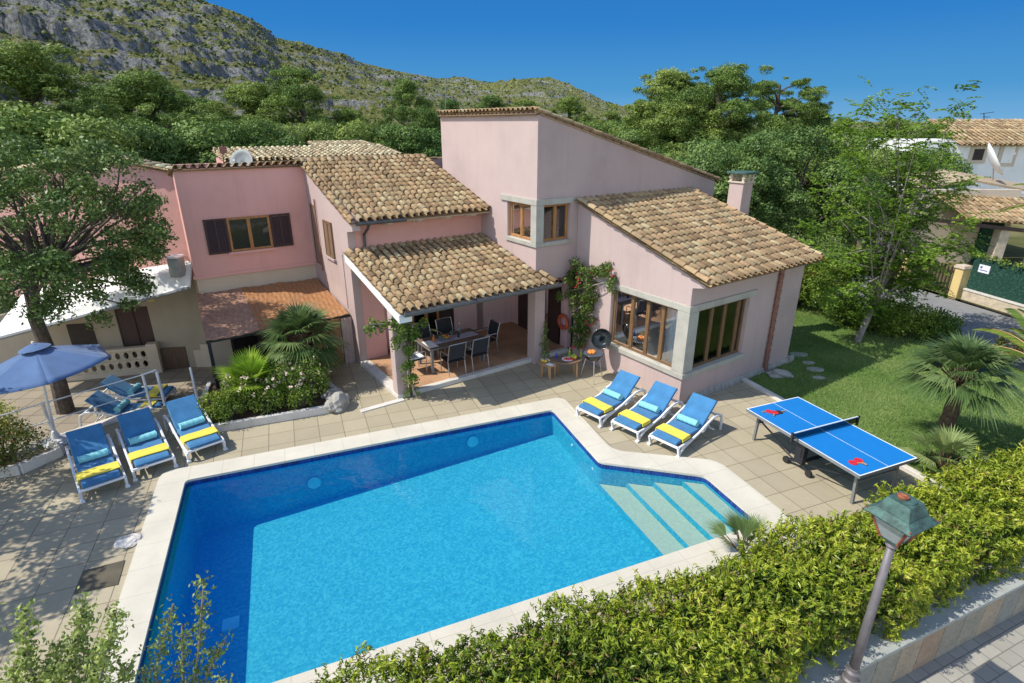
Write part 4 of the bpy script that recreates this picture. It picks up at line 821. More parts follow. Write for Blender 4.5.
MB().tube([(-10.85, 16.8, .0), (-10.85, 16.8, .85), (-10.0, 16.85, 1.5), (-10.0, 16.85, .6)], .016, 6).tube([(-10.85, 16.8, .4), (-10.0, 16.85, 1.1)], .014, 6).build('handrail', 'steel', st)
tag(MB().bar((-11.25, 16.5, -.42), (-10.1, 16.9, -.42), .05, .72).build('wooden_gate', 'beam_dark'), 'low brown wooden panel closing the gap right of the balustrade', 'gate')
ac = thing('air_conditioner', 'white air conditioner unit standing on the annex roof against the pink wall', 'air conditioner', (-9.75, 16.2, 2.55))
MB().box(-10.0, -9.68, 15.95, 16.3, 2.42, 2.98).build('casing', 'grey_box', ac, .02); MB().box(-9.97, -9.71, 15.935, 15.949, 2.5, 2.9).build('fan_grille', 'grey_box', ac); MB().box(-10.02, -9.66, 15.93, 16.32, 2.985, 3.04).build('top_cover', 'plastic_white', ac, .01)
# terrace table and chair behind the balustrade
tt = thing('terrace_table', 'pale oval table behind the pierced balustrade', 'table', (-12.6, 16.9, -.3))
MB().lathe([(.85, .28), (.87, .30), (.85, .32), (.001, .32)], (-12.6, 16.75, -.3), 24, 1, .5).build('tabletop', 'grey_metal', tt)
for sx in (-.6, .6):
    for sy in (-.25, .25): MB().tube([(-12.6+sx, 16.75+sy, -.02), (-12.6+sx, 16.75+sy, -.79)], .02, 6).build('leg', 'steel', tt)
# ======================= DECK RAILING, UMBRELLA, PLANTERS =======================
rl = thing('railing', 'white metal railing along the edge between the pool deck and the lower terrace', 'railing', (-10, 11.2, 0))
rp = [(-9.0, 12.42), (-10.26, 10.92), (-12.46, 8.24)]
for z in (.92, .48): MB().tube([(x, y, z) for x, y in rp], .015, 8).build('rail', 'white_paint', rl)
for (x, y) in [(-9.0, 12.42), (-10.26, 10.92), (-11.8, 9.05)]: MB().box(x-.022, x+.022, y-.022, y+.022, -.1, .95).build('post', 'white_paint', rl)
MB().box(-8.825, -8.775, 12.625, 12.675, -.79, .9).tube([(-9.0, 12.42, .92), (-8.8, 12.65, .95)], .022, 6).build('gate_post', 'plastic_white', rl)
gp = thing('railing_post', 'lone white metal post beside the planter palm', 'post', (-8.1, 12.9, 0)); MB().box(-8.125, -8.075, 12.875, 12.925, 0, .9).build('shaft', 'plastic_white', gp, .01); MB().box(-8.2, -8.0, 12.8, 13.0, 0, .02).build('base_plate', 'plastic_white', gp)
m = MB()
for i in range(len(rp)-1):
    a, b = Vector(rp[i]), Vector(rp[i+1]); d = (b-a).normalized(); q = Vector((-d.y, d.x))*.14
    m.hexa([(a.x-q.x, a.y-q.y, .001), (b.x-q.x, b.y-q.y, .001), (b.x+q.x, b.y+q.y, .001), (a.x+q.x, a.y+q.y, .001)], [(a.x-q.x, a.y-q.y, .05), (b.x-q.x, b.y-q.y, .05), (b.x+q.x, b.y+q.y, .05), (a.x+q.x, a.y+q.y, .05)])
S('deck_kerb', m, 'kerb_white')
um = thing('parasol', 'open blue parasol on a white pole in a round white base', 'parasol', (-10.1, 10.79, 0))
ux, uy = -10.1, 10.79
MB().tube([(ux, uy, .05), (ux+.19, uy-.02, 2.22)], .024, 10).build('pole', 'white_paint', um); MB().lathe([(.25, 0), (.27, .03), (.25, .09), (.09, .14), (.05, .3), (.001, .3)], (ux, uy, 0), 20).build('base', 'plastic_white', um, smooth=False)
def canopy():
    ax, ay, az = ux+.20, uy-.02, 2.30; Rr, dz = 1.34, .47; nseg = 6; V = []; F = []; K = 8; ns = 8; rot = R(14); tilt = R(-6)
    def P(a, t, s):  # s along panel between ribs
        r0 = Vector((math.cos(a), math.sin(a))); r1 = Vector((math.cos(a+2*math.pi/nseg), math.sin(a+2*math.pi/nseg))); p = (r0*(1-s)+r1*s)*Rr*t
        z = -dz*(t**1.08)+.05*math.sin(math.pi*s)*-1*t*.9; x, y = p.x, p.y
        zz = z*math.cos(tilt)-x*math.sin(tilt)*-1*.6; return (ax+x, ay+y, az+z+x*math.tan(tilt)*-1)
    for k in range(nseg):
        o = len(V)
        for i in range(K+1):
            for j in range(ns+1): V.append(P(rot+k*2*math.pi/nseg, .06+.94*i/K, j/ns))
        for i in range(K):
            for j in range(ns): F.append((o+i*(ns+1)+j, o+(i+1)*(ns+1)+j, o+(i+1)*(ns+1)+j+1, o+i*(ns+1)+j+1))
    m = MB(); m.add(V, F); o = m.build('canopy', 'umbrella_cloth', um, smooth=True); s_ = o.modifiers.new('t', 'SOLIDIFY'); s_.thickness = .008
    for k in range(nseg):
        a = rot+k*2*math.pi/nseg; MB().tube([tuple(Vector(P(a, .05, 0))-Vector((0,0,.02))), tuple(Vector(P(a, 1., 0))-Vector((0,0,.02)))], .010, 5).build('rib', 'steel', um)
        b = Vector(P(a, .5, 0)); MB().tube([tuple(b-Vector((0,0,.02))), (ax+.02, ay, az-.62)], .008, 5).build('strut', 'steel', um)
    m = MB(); V = [(ax, ay, az+.05)]; n = 24
    for rr, z in ((.10, .03), (.28, -.05)): V += [(ax+rr*math.cos(2*math.pi*j/n), ay+rr*math.sin(2*math.pi*j/n), az+z+.03+rr*math.cos(2*math.pi*j/n)*math.tan(tilt)*-1+.008*math.sin(j*3)) for j in range(n)]
    m.add(V, [(0, 1+j, 1+(j+1) % n) for j in range(n)]+[(1+j, 1+n+j, 1+n+(j+1) % n, 1+(j+1) % n) for j in range(n)]); m.build('vent_cap', 'umbrella_cloth', um, smooth=True)
    MB().lathe([(.001, .0), (.03, .02), (.025, .06), (.001, .07)], (ax, ay, az+.07), 10).build('finial', 'plastic_white', um)
canopy()
pl = thing('planter', 'low white edged planter bed in front of the pergola', 'planter', PW(-1, 13.5, 0))
plp = [PW(-2.72, 12.98)[:2], PW(.30, 13.0)[:2], HW(3.72, 12.75)[:2], HW(3.55, 15.0)[:2], PW(-2.55, 15.6)[:2]]
S('planter_soil', MB().sheet(plp, (), .13), 'soil')
for i, nme in ((0, 'front'), (1, 'corner'), (2, 'side'), (4, 'left')):
    a, b = plp[i], plp[(i+1) % 5]; MB().bar((*a, .1), (*b, .1), .11, .2).build('planter_wall', 'kerb_white', pl, .012)
def rock(c, r, label, seed, mat='rock', sc=(1, 1, .7), name='boulder', fine=3):
    bm = bmesh.new(); bmesh.ops.create_icosphere(bm, subdivisions=fine, radius=1); g = np.random.default_rng(seed); off = g.random(3)*10
    for v in bm.verts:
        p = v.co; k = 1+.22*math.sin(p.x*3+off[0])*math.sin(p.y*3.3+off[1])+.14*math.sin(p.z*5+off[2]+p.x*4)+.05*math.sin(p.x*13+p.y*11); v.co = Vector((p.x*sc[0], p.y*sc[1], p.z*sc[2]))*r*k
    me = bpy.data.meshes.new(name); bm.to_mesh(me); bm.free(); me.materials.append(M[mat]); o = bpy.data.objects.new(name, me); C.objects.link(o); o.location = c; tag(o, label, 'rock'); return o
rock((*HW(3.45, 12.75)[:2], .14), .33, 'big pale grey boulder at the right front corner of the planter', 3, sc=(.9, 1.2, .75)); rock((*HW(14.35, 7.55)[:2], .05), .28, 'flat grey boulder at the foot of the clay pipe on the right wing', 5, sc=(1.3, .8, .5)); rock((*HW(3.5, 13.3)[:2], .12), .22, 'smaller grey boulder just behind the big one at the planter', 8)
wp = PW(-3.35, 9.35)
rock((-6.50, 7.62, .03), .17, 'rounded white stone like skimmer cover lying against the left pool coping', 9, 'kerb_white', (1.2, 1.0, .35), 'skimmer_cover')
m = MB(); q = [at_z(*p) for p in ((84, 571), (125, 560.5), (118, 585), (74, 594.5))]; m.hexa([(x, y, .001) for x, y, _ in q], [(x, y, .012) for x, y, _ in q]); tag(m.build('access_cover', 'trash_dark'), 'dark brown rectangular access cover let into the deck left of the pool', 'cover')
# left planter wall
pw = thing('planter_kerb', 'low white kerb around the flower bed at the far left of the deck', 'kerb', (-10, 9.9, 0))
kp = [(-11.9, 8.9), (-9.95, 9.62), (-9.62, 10.3), (-10.0, 10.55)]
for a, b in zip(kp, kp[1:]): MB().bar((*a, .11), (*b, .11), .12, .22).build('kerb_stone', 'kerb_white', pw, .015)
# ======================= LOUNGERS =======================
BA = R(40)
def lounger(loc, rz, label, group):
    t = thing('sun_lounger', label, 'sun lounger', loc, group, rz)
    def prt(m, n, mt, b=0, par=t, sm=False):
        o = m.build(n, mt, None, b, sm); o.parent = par; return o
    def cushion(y0, y1, th, pts):
        m = MB(); V = []; n = len(pts)
        for (x, z, nx, nz) in pts: V += [(x, y0, z), (x, y1, z), (x+nx*th, y1-.015, z+nz*th), (x+nx*th, y0+.015, z+nz*th)]
        F = [(0,3,2,1), tuple(4*(n-1)+k for k in (0,1,2,3))]
        for i in range(n-1):
            for k in range(4): F.append((4*i+k, 4*i+(k+1) % 4, 4*i+4+(k+1) % 4, 4*i+4+k))
        m.add(V, F); return m
    s, c = math.sin(BA), math.cos(BA)
    prt(cushion(-.31, .31, .055, [(0.0, .28, -.2, .9), (.06, .30, 0, 1), (.35, .31, 0, 1), (.7, .305, 0, 1), (1.0, .30, -.15, 1)]), 'seat_cushion', 'blue_sling', .015)
    prt(cushion(-.31, .31, .055, [(1.01+c*k, .30+s*k, -s, c) for k in (0, .2, .4, .6, .74)]+[(1.01+c*.77, .30+s*.77-.03, -s*.3, c*.2)]), 'backrest', 'blue_sling', .015)
    fr = MB()
    for y in (-.36, .36):
        fr2 = MB(); pts = [(.02, .0), (.10, .10), (.26, .19), (.55, .25), (.85, .31), (1.1, .40), (1.35, .47), (1.62, .46), (1.74, .40), (1.79, .22), (1.80, .0)]
        for (a, b), (d, e) in zip(pts, pts[1:]): fr2.bar((a, y, b), (d, y, e), .045, .05)
        fr2.bar((.02, y, .25), (.55, y, .255), .04, .04).bar((1.0, y, .26), (1.22, y, .44), .035, .04).bar((.0, y, .24), (.06, y, .02), .045, .05)
        prt(fr2, 'side_frame', 'plastic_white', .008)
    for (x_, z_) in ((0, .25), (1.0, .26), (1.76, .36)): prt(MB().bar((x_, -.36, z_), (x_, .36, z_), .045, .045), 'cross_bar', 'plastic_white', .006)
    prt(MB().bar((1.25, -.25, .47), (1.5, -.25, .1), .03, .03).bar((1.25, .25, .47), (1.5, .25, .1), .03, .03).bar((1.5, -.36, .12), (1.5, .36, .12), .03, .03), 'back_support', 'plastic_white', .004)
    for y in (-.36, .36): prt(MB().lathe([(.001, -.03), (.05, -.03), (.05, .03), (.001, .03)], (0, 0, 0), 12) if False else MB().box(-.02, .06, y-.04, y+.04, 0, .05), 'foot', 'plastic_white', .01)
    return t
def towel_roll(loc, rz, label):
    m = MB(); r = .08; V = []; F = []; n = 16; K = 12
    for i in range(K+1):
        y = -.24+.48*i/K; rr = r*(1+.04*math.sin(i*2.3)); 
        for j in range(n): a = 2*math.pi*j/n; V.append((rr*math.cos(a), y+.008*math.sin(a*2), rr*.9*math.sin(a)))
    for i in range(K):
        for j in range(n): F.append((i*n+j, i*n+(j+1) % n, (i+1)*n+(j+1) % n, (i+1)*n+j))
    F += [tuple(range(n)), tuple(K*n+j for j in range(n-1, -1, -1))]; m.add(V, F); o = m.build('rolled_towel', 'aqua_towel', None, .01); o.location = loc; o.rotation_euler = (0, 0, rz); tag(o, label, 'towel', 'rolled aqua towels on the loungers'); return o
def flat_towel(loc, rz, label):
    m = MB(); xs = [0, .1, .2, .3]; ys = [-.335, -.325, -.2, 0, .2, .325, .335]; V = []
    for x in xs:
        for y in ys: V.append((x+.012*math.sin(y*9), y, .365+.012*random.random()-(.06 if abs(y) > .33 else 0)))
    n = len(ys); m.add(V, [(i*n+j, (i+1)*n+j, (i+1)*n+j+1, i*n+j+1) for i in range(3) for j in range(n-1)]); o = m.build('flat_towel', 'yellow_towel', None, smooth=False); sl = o.modifiers.new('t', 'SOLIDIFY'); sl.thickness = .018; sl.offset = 1
    o.location = loc; o.rotation_euler = (0, 0, rz); tag(o, label, 'towel', 'folded yellow towels on the loungers'); return o
spots = [((1.80, 11.73, 0), 42, 'right row, nearest the barbecue', 'right'), ((2.54, 11.08, 0), 42, 'right row, middle one between two others', 'right'), ((3.26, 10.44, 0), 42, 'right row, nearest the table tennis table', 'right'),
         ((-7.76, 8.92, 0), 132, 'left row, half shaded beside the parasol base', 'left'), ((-7.20, 9.60, 0), 131, 'left row, middle one between two others', 'left'), ((-6.49, 10.26, 0), 133, 'left row, nearest the planter', 'left'),
         ((-9.75, 14.35, -.79), 188, 'on the lower terrace behind the railing, nearer the parasol', 'low'), ((-9.45, 13.35, -.79), 188, 'on the lower terrace behind the railing, nearer the balustrade', 'low')]
L0 = None
for (loc, a, lab, g) in spots:
    rzv = R(a); label = 'blue cushioned white sun lounger, '+lab
    if L0 is None: L0 = lounger(loc, rzv, label, 'sun loungers around the pool')
    else: copy_tree(L0, loc, rzv, label)
    d = Vector((math.cos(rzv), math.sin(rzv), 0))
    towel_roll(tuple(Vector(loc)+d*.90+Vector((0, 0, .44))), rzv+random.uniform(-.06, .06), 'aqua towel rolled up on the lounger, '+lab if g != 'low' else 'aqua rolled towel '+lab)
    flat_towel(tuple(Vector(loc)+d*(.20+random.uniform(-.03, .03))), rzv, 'yellow towel laid across the lounger, '+lab if g != 'low' else 'yellow towel '+lab)
# ======================= TABLE TENNIS =======================
tp = thing('table_tennis_table', 'blue outdoor table tennis table with white lines on a wheeled folding frame', 'table tennis table', (6.40, 10.0, 0), rz=R(-67.7))
def tprt(m, n, mt, b=0, par=tp): o = m.build(n, mt, None, b); o.parent = par; return o
for sx in (-1, 1):
    a, b = (.006, 1.37) if sx > 0 else (-1.37, -.006)
    top = tprt(MB().box(a, b, -.7625, .7625, .742, .76), 'tabletop', 'pong_blue'); z0, z1 = .7602, .7622
    e0, e1 = (a, b); m = MB(); m.box(e0, e1, -.7625, -.7425, z0, z1).box(e0, e1, .7425, .7625, z0, z1).box(e0, e1, -.003, .003, z0, z1); xo = b-.02 if sx > 0 else a; m.box(xo, xo+.02, -.7424, .7424, z0, z1); tprt(m, 'court_lines', 'line_white')
    tprt(MB().box(a, b, -.768, -.7628, .70, .758).box(a, b, .7628, .768, .70, .758).box((b if sx > 0 else a-.006), (b+.006 if sx > 0 else a), -.76, .76, .70, .758), 'edge_frame', 'grey_metal')
    for y in (-.55, .55):
        tprt(MB().bar((sx*1.22, y, 0.0), (sx*1.18, y, .74), .05, .05), 'leg', 'grey_metal'); tprt(MB().bar((sx*1.17, y, .55), (sx*.25, y, .22), .025, .025), 'brace', 'dark_metal')
    tprt(MB().bar((sx*1.19, -.55, .45), (sx*1.19, .55, .45), .03, .03), 'leg_brace', 'grey_metal')
tprt(MB().box(-.10, .10, -.62, -.50, .16, .74).box(-.10, .10, .50, .62, .16, .74).bar((0, -.56, .16), (0, .56, .16), .06, .05), 'centre_frame', 'dark_metal')
for sx in (-1, 1):
    for y in (-.6, .6):
        tprt(MB().bar((0, y*.93, .18), (sx*.28, y, .10), .05, .05), 'wheel_arm', 'dark_metal')
        w = MB(lambda x, y_, z, sx=sx, y=y: (sx*.28+x, y+z, .07+y_)); w.lathe([(.001, 0)], n=3) if False else None
        V = []; F = []; n = 16
        for (rr, d) in ((.03, -.028), (.07, -.028), (.075, 0), (.07, .028), (.03, .028)): V += [(sx*.28+rr*math.cos(2*math.pi*j/n), y+d, .075+rr*math.sin(2*math.pi*j/n)) for j in range(n)]
        F = [(i*n+j, i*n+(j+1) % n, (i+1)*n+(j+1) % n, (i+1)*n+j) for i in range(4) for j in range(n)]+[tuple(range(n-1, -1, -1)), tuple(4*n+j for j in range(n))]
        tprt(MB().add(V, F), 'wheel', 'rubber')
net = thing('table_tennis_net', 'dark net with a white tape stretched across the blue table', 'net', (6.40, 10.0, .76), rz=R(-67.7))
o = MB().box(-.002, .002, -.90, .90, .01, .145).build('mesh', 'net_mesh'); o.parent = net; o = MB().box(-.008, .008, -.91, .91, .145, .165).build('tape', 'line_white'); o.parent = net
for y in (-.92, .92): o = MB().box(-.02, .02, y-.02, y+.02, -.05, .17).build('net_post', 'rubber'); o.parent = net
def paddle(px, py, rz, label, mat='red_rubber'):
    x, y, z = at_z(px, py, .764); t = thing('table_tennis_bat', label, 'bat', (x, y, .7625), 'table tennis bats', rz)
    o = MB().lathe([(.078, 0), (.08, .004), (.078, .010), (.001, .0101)], (0, 0, 0), 20).build('blade', mat); o.parent = t; o = MB().box(-.17, -.07, -.013, .013, .0, .018).build('handle', 'bench_wood', None, .004); o.parent = t; return t
paddle(769, 411.5, R(10), 'red bat lying on the far end of the table, left one of the overlapping pair'); t = paddle(774.5, 413.2, R(60), 'red bat lying on the far end of the table, right one of the overlapping pair'); t.location.z += .012
paddle(853, 462.8, R(170), 'red bat lying on the near end of the table, further left of the pair'); t = paddle(858.5, 461.0, R(110), 'red bat lying on the near end of the table, further right of the pair'); t.location.z += .012
paddle(779, 412.3, R(200), 'dark bat lying upside down at the far end of the table', 'rubber')
# ======================= DINING SET =======================
FZ = .12
dt = thing('dining_table', 'long brown slatted dining table with grey legs on the covered porch', 'table', HW(7.07, 13.4, FZ))
m = MB(HW)
for i in range(7): m.box(6.2+.25*i, 6.2+.25*i+.245, 12.95, 13.85, .835, .862)
m.build('tabletop', 'table_wood', dt); MB(HW).box(6.19, 7.96, 12.93, 12.95, .82, .86).box(6.19, 7.96, 13.85, 13.87, .82, .86).box(6.17, 6.19, 12.93, 13.87, .82, .86).box(7.96, 7.98, 12.93, 13.87, .82, .86).build('apron', 'grey_metal', dt)
for u in (6.22, 7.88):
    for v in (12.97, 13.77): MB(HW).box(u, u+.07, v, v+.07, FZ, .82).build('leg', 'grey_metal', dt)
o = MB(HW).box(6.45, 7.9, 13.22, 13.58, .863, .868).build('table_runner', 'lilac_cloth'); tag(o, 'lilac table runner laid along the dining table', 'table runner')
def dchair(loc, rz, label):
    t = thing('dining_chair', label, 'chair', loc, 'dining chairs around the porch table', rz)
    def prt(m, n, mt, b=0): o = m.build(n, mt, None, b); o.parent = t; return o
    prt(MB().box(-.24, .24, -.25, .25, .42, .44), 'seat', 'black_mesh', .006)
    V = []; 
    for x, z in ((-.22, .50), (-.26, .72), (-.32, .94)): V += [(x, -.24, z), (x, .24, z), (x+.012, .24, z), (x+.012, -.24, z)]
    prt(MB().add(V, [(0,1,2,3), (8,11,10,9)]+[(4*i+k, 4*i+4+k, 4*i+4+(k+1) % 4, 4*i+(k+1) % 4) for i in range(2) for k in range(4)]), 'backrest', 'black_mesh')
    for s in (-1, 1):
        y = s*.26; prt(MB().tube([(-.20, y, .42), (-.25, y, .7), (-.33, y, .97)], .014, 6), 'back_post', 'steel'); prt(MB().tube([(.22, y, .0), (.22, y, .62), (.18, y, .65), (-.24, y, .66)], .014, 6), 'armrest', 'steel'); prt(MB().tube([(-.20, y, .44), (-.27, y, 0)], .014, 6), 'leg', 'steel')
    prt(MB().tube([(-.33, -.26, .97), (-.34, 0, .975), (-.33, .26, .97)], .014, 6).tube([(.22, -.26, .42), (.22, .26, .42)], .012, 6), 'top_rail', 'steel'); return t
cs_ = [((6.75, 12.72), 90, 'black mesh chair at the pool side of the dining table, left one'), ((7.5, 12.72), 90, 'black mesh chair at the pool side of the dining table, right one'), ((6.65, 14.15), -90, 'black mesh chair at the house side of the dining table, left one'), ((7.42, 14.18), -90, 'black mesh chair at the house side of the dining table, right one'), ((5.92, 13.4), 0, 'chair with a white cushion at the left end of the dining table'), ((8.3, 13.45), 180, 'black mesh chair at the right end of the dining table')]
D0 = None
for (uv_, a, lab) in cs_:
    loc = HW(*uv_, FZ); rzz = HY+R(a)
    if D0 is None: D0 = dchair(loc, rzz, lab)
    else: copy_tree(D0, loc, rzz, lab)
o = MB().box(-.2, .2, -.21, .21, .0, .05).build('seat_cushion', 'white_cloth', None, .02); o.location = HW(5.92, 13.4, FZ+.445); o.rotation_euler.z = HY; tag(o, 'white cushion on the chair at the left end of the dining table', 'cushion')
o = MB(HW).box(6.24, 6.5, 13.05, 13.6, .863, .873).build('folded_cloth', 'white_cloth', None, .004); tag(o, 'white folded cloth at the left end of the dining table', 'cloth')
def bottle(loc, r, h, mat, label, name='bottle', cap=None):
    t = thing(name, label, name.replace('_', ' '), loc); MB().lathe([(r*.95, 0), (r, .01), (r, h*.55), (r*.4, h*.72), (r*.36, h*.95), (.001, h*.951)], loc, 12).build('body', mat, t, smooth=False)
    MB().lathe([(r*.42, 0), (r*.42, h*.06), (.001, h*.061)], (loc[0], loc[1], loc[2]+h*.95), 8).build('cap', cap or 'white_paint', t); return t
def tumbler(loc, label, r=.04, h=.13, mat='bottle_glass'):
    t = MB().lathe([(r*.8, 0), (r, h), (r*.92, h), (r*.72, .01), (.001, .01)], loc, 12).build('glass', mat); tag(t, label, 'drinking glass', 'blue glasses on the dining table'); return t
bottle(HW(7.45, 13.55, .868), .045, .34, 'bottle_glass', 'tall pale wine bottle on the dining table near the right end'); bottle(HW(7.3, 13.35, .868), .035, .24, 'dark_room', 'small dark bottle on the dining table in front of the wine bottle'); bottle(HW(6.55, 13.45, .868), .035, .2, 'orange_food', 'small amber bottle on the dining table left of the fruit bowl')
tumbler(HW(6.7, 13.33, .868), 'blue glass on the dining table just left of the fruit bowl', .045, .16); tumbler(HW(7.15, 13.5, .868), 'blue glass on the dining table just right of the fruit bowl', .045, .16)
bw = MB().lathe([(.06, 0), (.14, .03), (.16, .08), (.15, .08), (.12, .035), (.001, .02)], HW(6.92, 13.4, .868), 18).build('fruit_bowl', 'steel'); tag(bw, 'round bowl holding fruit in the middle of the dining table', 'bowl')
def ball(c, r, mat, label, name='fruit', cat='fruit', group='fruit in the bowl on the dining table', sc=(1,1,1)):
    o = MB().lathe([(.001, -r)]+[(r*math.cos(a), r*math.sin(a)) for a in [R(x) for x in (-60,-35,-10,15,40,65)]]+[(.001, r)], c, 10, sc[0], sc[1]).build(name, mat, None, smooth=True); tag(o, label, cat, group); return o
bx_, by_, bz_ = HW(6.92, 13.4, .93)
for k, (mt, nm) in enumerate((('orange_food', 'orange'), ('red_food', 'red'), ('yellow_food', 'yellow'), ('green_food', 'green'), ('orange_food', 'deep orange'))):
    ball((bx_+.07*math.cos(k*1.26), by_+.07*math.sin(k*1.26), bz_+.02), .042, mt, nm+' fruit in the bowl on the dining table, '+('toward the wall', 'toward the column', 'toward the pool', 'toward the pillar', 'nearest the wine bottle')[k])
# ======================= BARBECUE AND SNACK TABLE =======================
sn = thing('snack_table', 'low wooden kidney shaped table loaded with food beside the barbecue', 'table', (1.5, 14.35, 0))
m = MB(); K = 24; pts = [(1.5+.48*math.cos(2*math.pi*k/K), 14.38+.26*math.sin(2*math.pi*k/K)+.05*math.cos(4*math.pi*k/K)) for k in range(K)]; m.prism(pts, .47, .505); m.build('tabletop', 'table_wood', sn, .006)
for (x, y) in ((1.2, 14.3), (1.8, 14.25), (1.3, 14.55), (1.75, 14.55)): MB().bar((x, y, .47), (x*1.02-.03, y-.02, 0), .06, .05).build('leg', 'bench_wood', sn)
bn = thing('wooden_bench', 'short plank bench with bread and a paper at the left end of the snack table', 'bench', (.98, 14.1, 0))
MB().prism([(.70, 14.28), (.98, 13.93), (1.2, 14.02), (.98, 14.45)], .43, .465).build('seat', 'bench_wood', bn, .006); MB().bar((1.02, 14.08, .43), (1.05, 14.12, 0), .09, .07).build('leg', 'bench_wood', bn); MB().bar((.85, 14.3, .43), (.83, 14.35, 0), .09, .07).build('leg', 'bench_wood', bn)
tag(MB().prism([(.92, 14.08), (1.05, 13.98), (1.16, 14.06), (1.03, 14.18)], .466, .474).build('paper', 'white_cloth'), 'sheet of white paper on the plank bench', 'paper')
for k, (x, y) in enumerate(((.86, 14.28), (.95, 14.33), (.93, 14.24), (1.02, 14.29))): ball((x, y, .50), .04, 'cream_blocks' if k % 2 else 'yellow_food', 'small bread roll on the plank bench, '+('leftmost', 'at the back', 'at the front', 'rightmost')[k], 'bread_roll', 'bread', 'bread rolls on the bench')
tag(MB().lathe([(.12, 0), (.17, .02), (.16, .02), (.001, .008)], (1.55, 14.33, .506), 18).build('plate', 'white_cloth'), 'plate under the sliced red meat on the snack table', 'plate')
for k in range(7): ball((1.47+.045*k*.9, 14.31+.05*math.sin(k*2.2), .535), .035, 'red_food', 'slice of red meat on the snack table plate, '+('first', 'second', 'third', 'fourth', 'fifth', 'sixth', 'seventh')[k]+' from the left', 'meat_slice', 'meat', 'meat on the plate', (1.3, .8))
for k in range(5): ball((1.72+.05*math.cos(k*1.3), 14.42+.06*math.sin(k*1.3), .55+.03*(k % 2)), .05, ('yellow_food', 'green_food')[k % 2], ('lemon', 'green pepper')[k % 2]+' in the pile on the snack table, '+('nearest the grill', 'at the back', 'on the left', 'at the front', 'in the middle')[k], ('lemon', 'pepper')[k % 2], 'produce', 'produce on the snack table')
bottle((1.24, 14.42, .505), .03, .2, 'foos_blue', 'small blue bottle standing at the left of the snack table'); bottle((1.62, 14.58, .505), .032, .26, 'green_food', 'green oil bottle at the back of the snack table'); bottle((1.93, 14.5, .505), .03, .22, 'green_food', 'green bottle at the barbecue end of the snack table')
bq = thing('kettle_barbecue', 'black kettle barbecue with its lid open on thin tripod legs', 'barbecue', (2.22, 14.2, 0))
MB().lathe([(.001, -.20), (.12, -.19), (.22, -.12), (.27, -.02), (.28, 0), (.265, 0), (.20, -.11), (.001, -.17)], (2.22, 14.12, .78), 24).build('bowl', 'lid_black', bq, smooth=True)
for k in range(3): a = R(30+120*k); MB().tube([(2.22+.2*math.cos(a), 14.12+.2*math.sin(a), .64), (2.22+.36*math.cos(a), 14.12+.36*math.sin(a), 0)], .012, 6).build('leg', 'steel', bq)
m = MB()
for k in range(11): y = -.24+.048*k; h = math.sqrt(max(0, .27**2-y*y)); m.tube([(2.22-h, 14.12+y, .785), (2.22+h, 14.12+y, .785)], .004, 4)
m.build('grate', 'steel', bq)
ldq = Vector((-.35, -.80, .45)).normalized().to_track_quat('Z', 'Y'); lc = Vector((2.46, 14.40, 1.10)); ml = MB(lambda x, y, z: tuple(lc+ldq @ Vector((x, y, z))))
V = []; F = []; n = 28; pr_ = [(.29, .0), (.285, -.03), (.24, -.10), (.14, -.155), (.03, -.175), (.03, -.16), (.13, -.14), (.225, -.09), (.265, -.03), (.275, .0)]
for r_, z in pr_: V += [(r_*math.cos(2*math.pi*j/n), r_*math.sin(2*math.pi*j/n), z) for j in range(n)]
F = [(i*n+j, i*n+(j+1) % n, (i+1)*n+(j+1) % n, (i+1)*n+j) for i in range(len(pr_)-1) for j in range(n)]+[tuple((len(pr_)-1)*n+j for j in range(n)), tuple(j for j in range(0))][:1]
F += [tuple(9*n+j for j in range(n-1, -1, -1))]; F = [f for f in F if len(f) > 2][:-2]+[(j, 9*n+j, 9*n+(j+1) % n, (j+1) % n) for j in range(n)]+[tuple(5*n+j for j in range(n)), tuple(4*n+j for j in range(n))]
ml.add(V, F); ml.build('lid', 'lid_black', bq, smooth=True); MB().tube([(2.46, 14.42, .80), (2.48, 14.52, .95)], .015, 6).build('hinge', 'steel', bq)
for k in range(6): ball((2.17+.07*math.cos(k*1.05), 14.1+.07*math.sin(k*1.05), .83), .05, 'orange_food', 'piece of orange chicken on the grill, piece '+('nearest the lid', 'at the back', 'on the left', 'at the front left', 'at the front', 'at the front right')[k], 'grilled_meat', 'meat', 'meat on the barbecue')
# life ring on the wall
t_ = MB(); V = []; F = []; n, q = 28, 10
for i in range(n):
    a = 2*math.pi*i/n
    for j in range(q): b = 2*math.pi*j/q; rr = .20+.055*math.cos(b); V.append((10.54-.05+.05*math.sin(b)*.9, 12.50+rr*math.cos(a), .95+rr*math.sin(a)))
for i in range(n):
    for j in range(q): F.append((i*q+j, ((i+1) % n)*q+j, ((i+1) % n)*q+(j+1) % q, i*q+(j+1) % q))
t_.fr = HW; t_.add(V, F); tag(t_.build('life_ring', 'ring_orange', None, smooth=True), 'faded orange life ring hanging on the pink wall behind the bougainvillea', 'life ring')
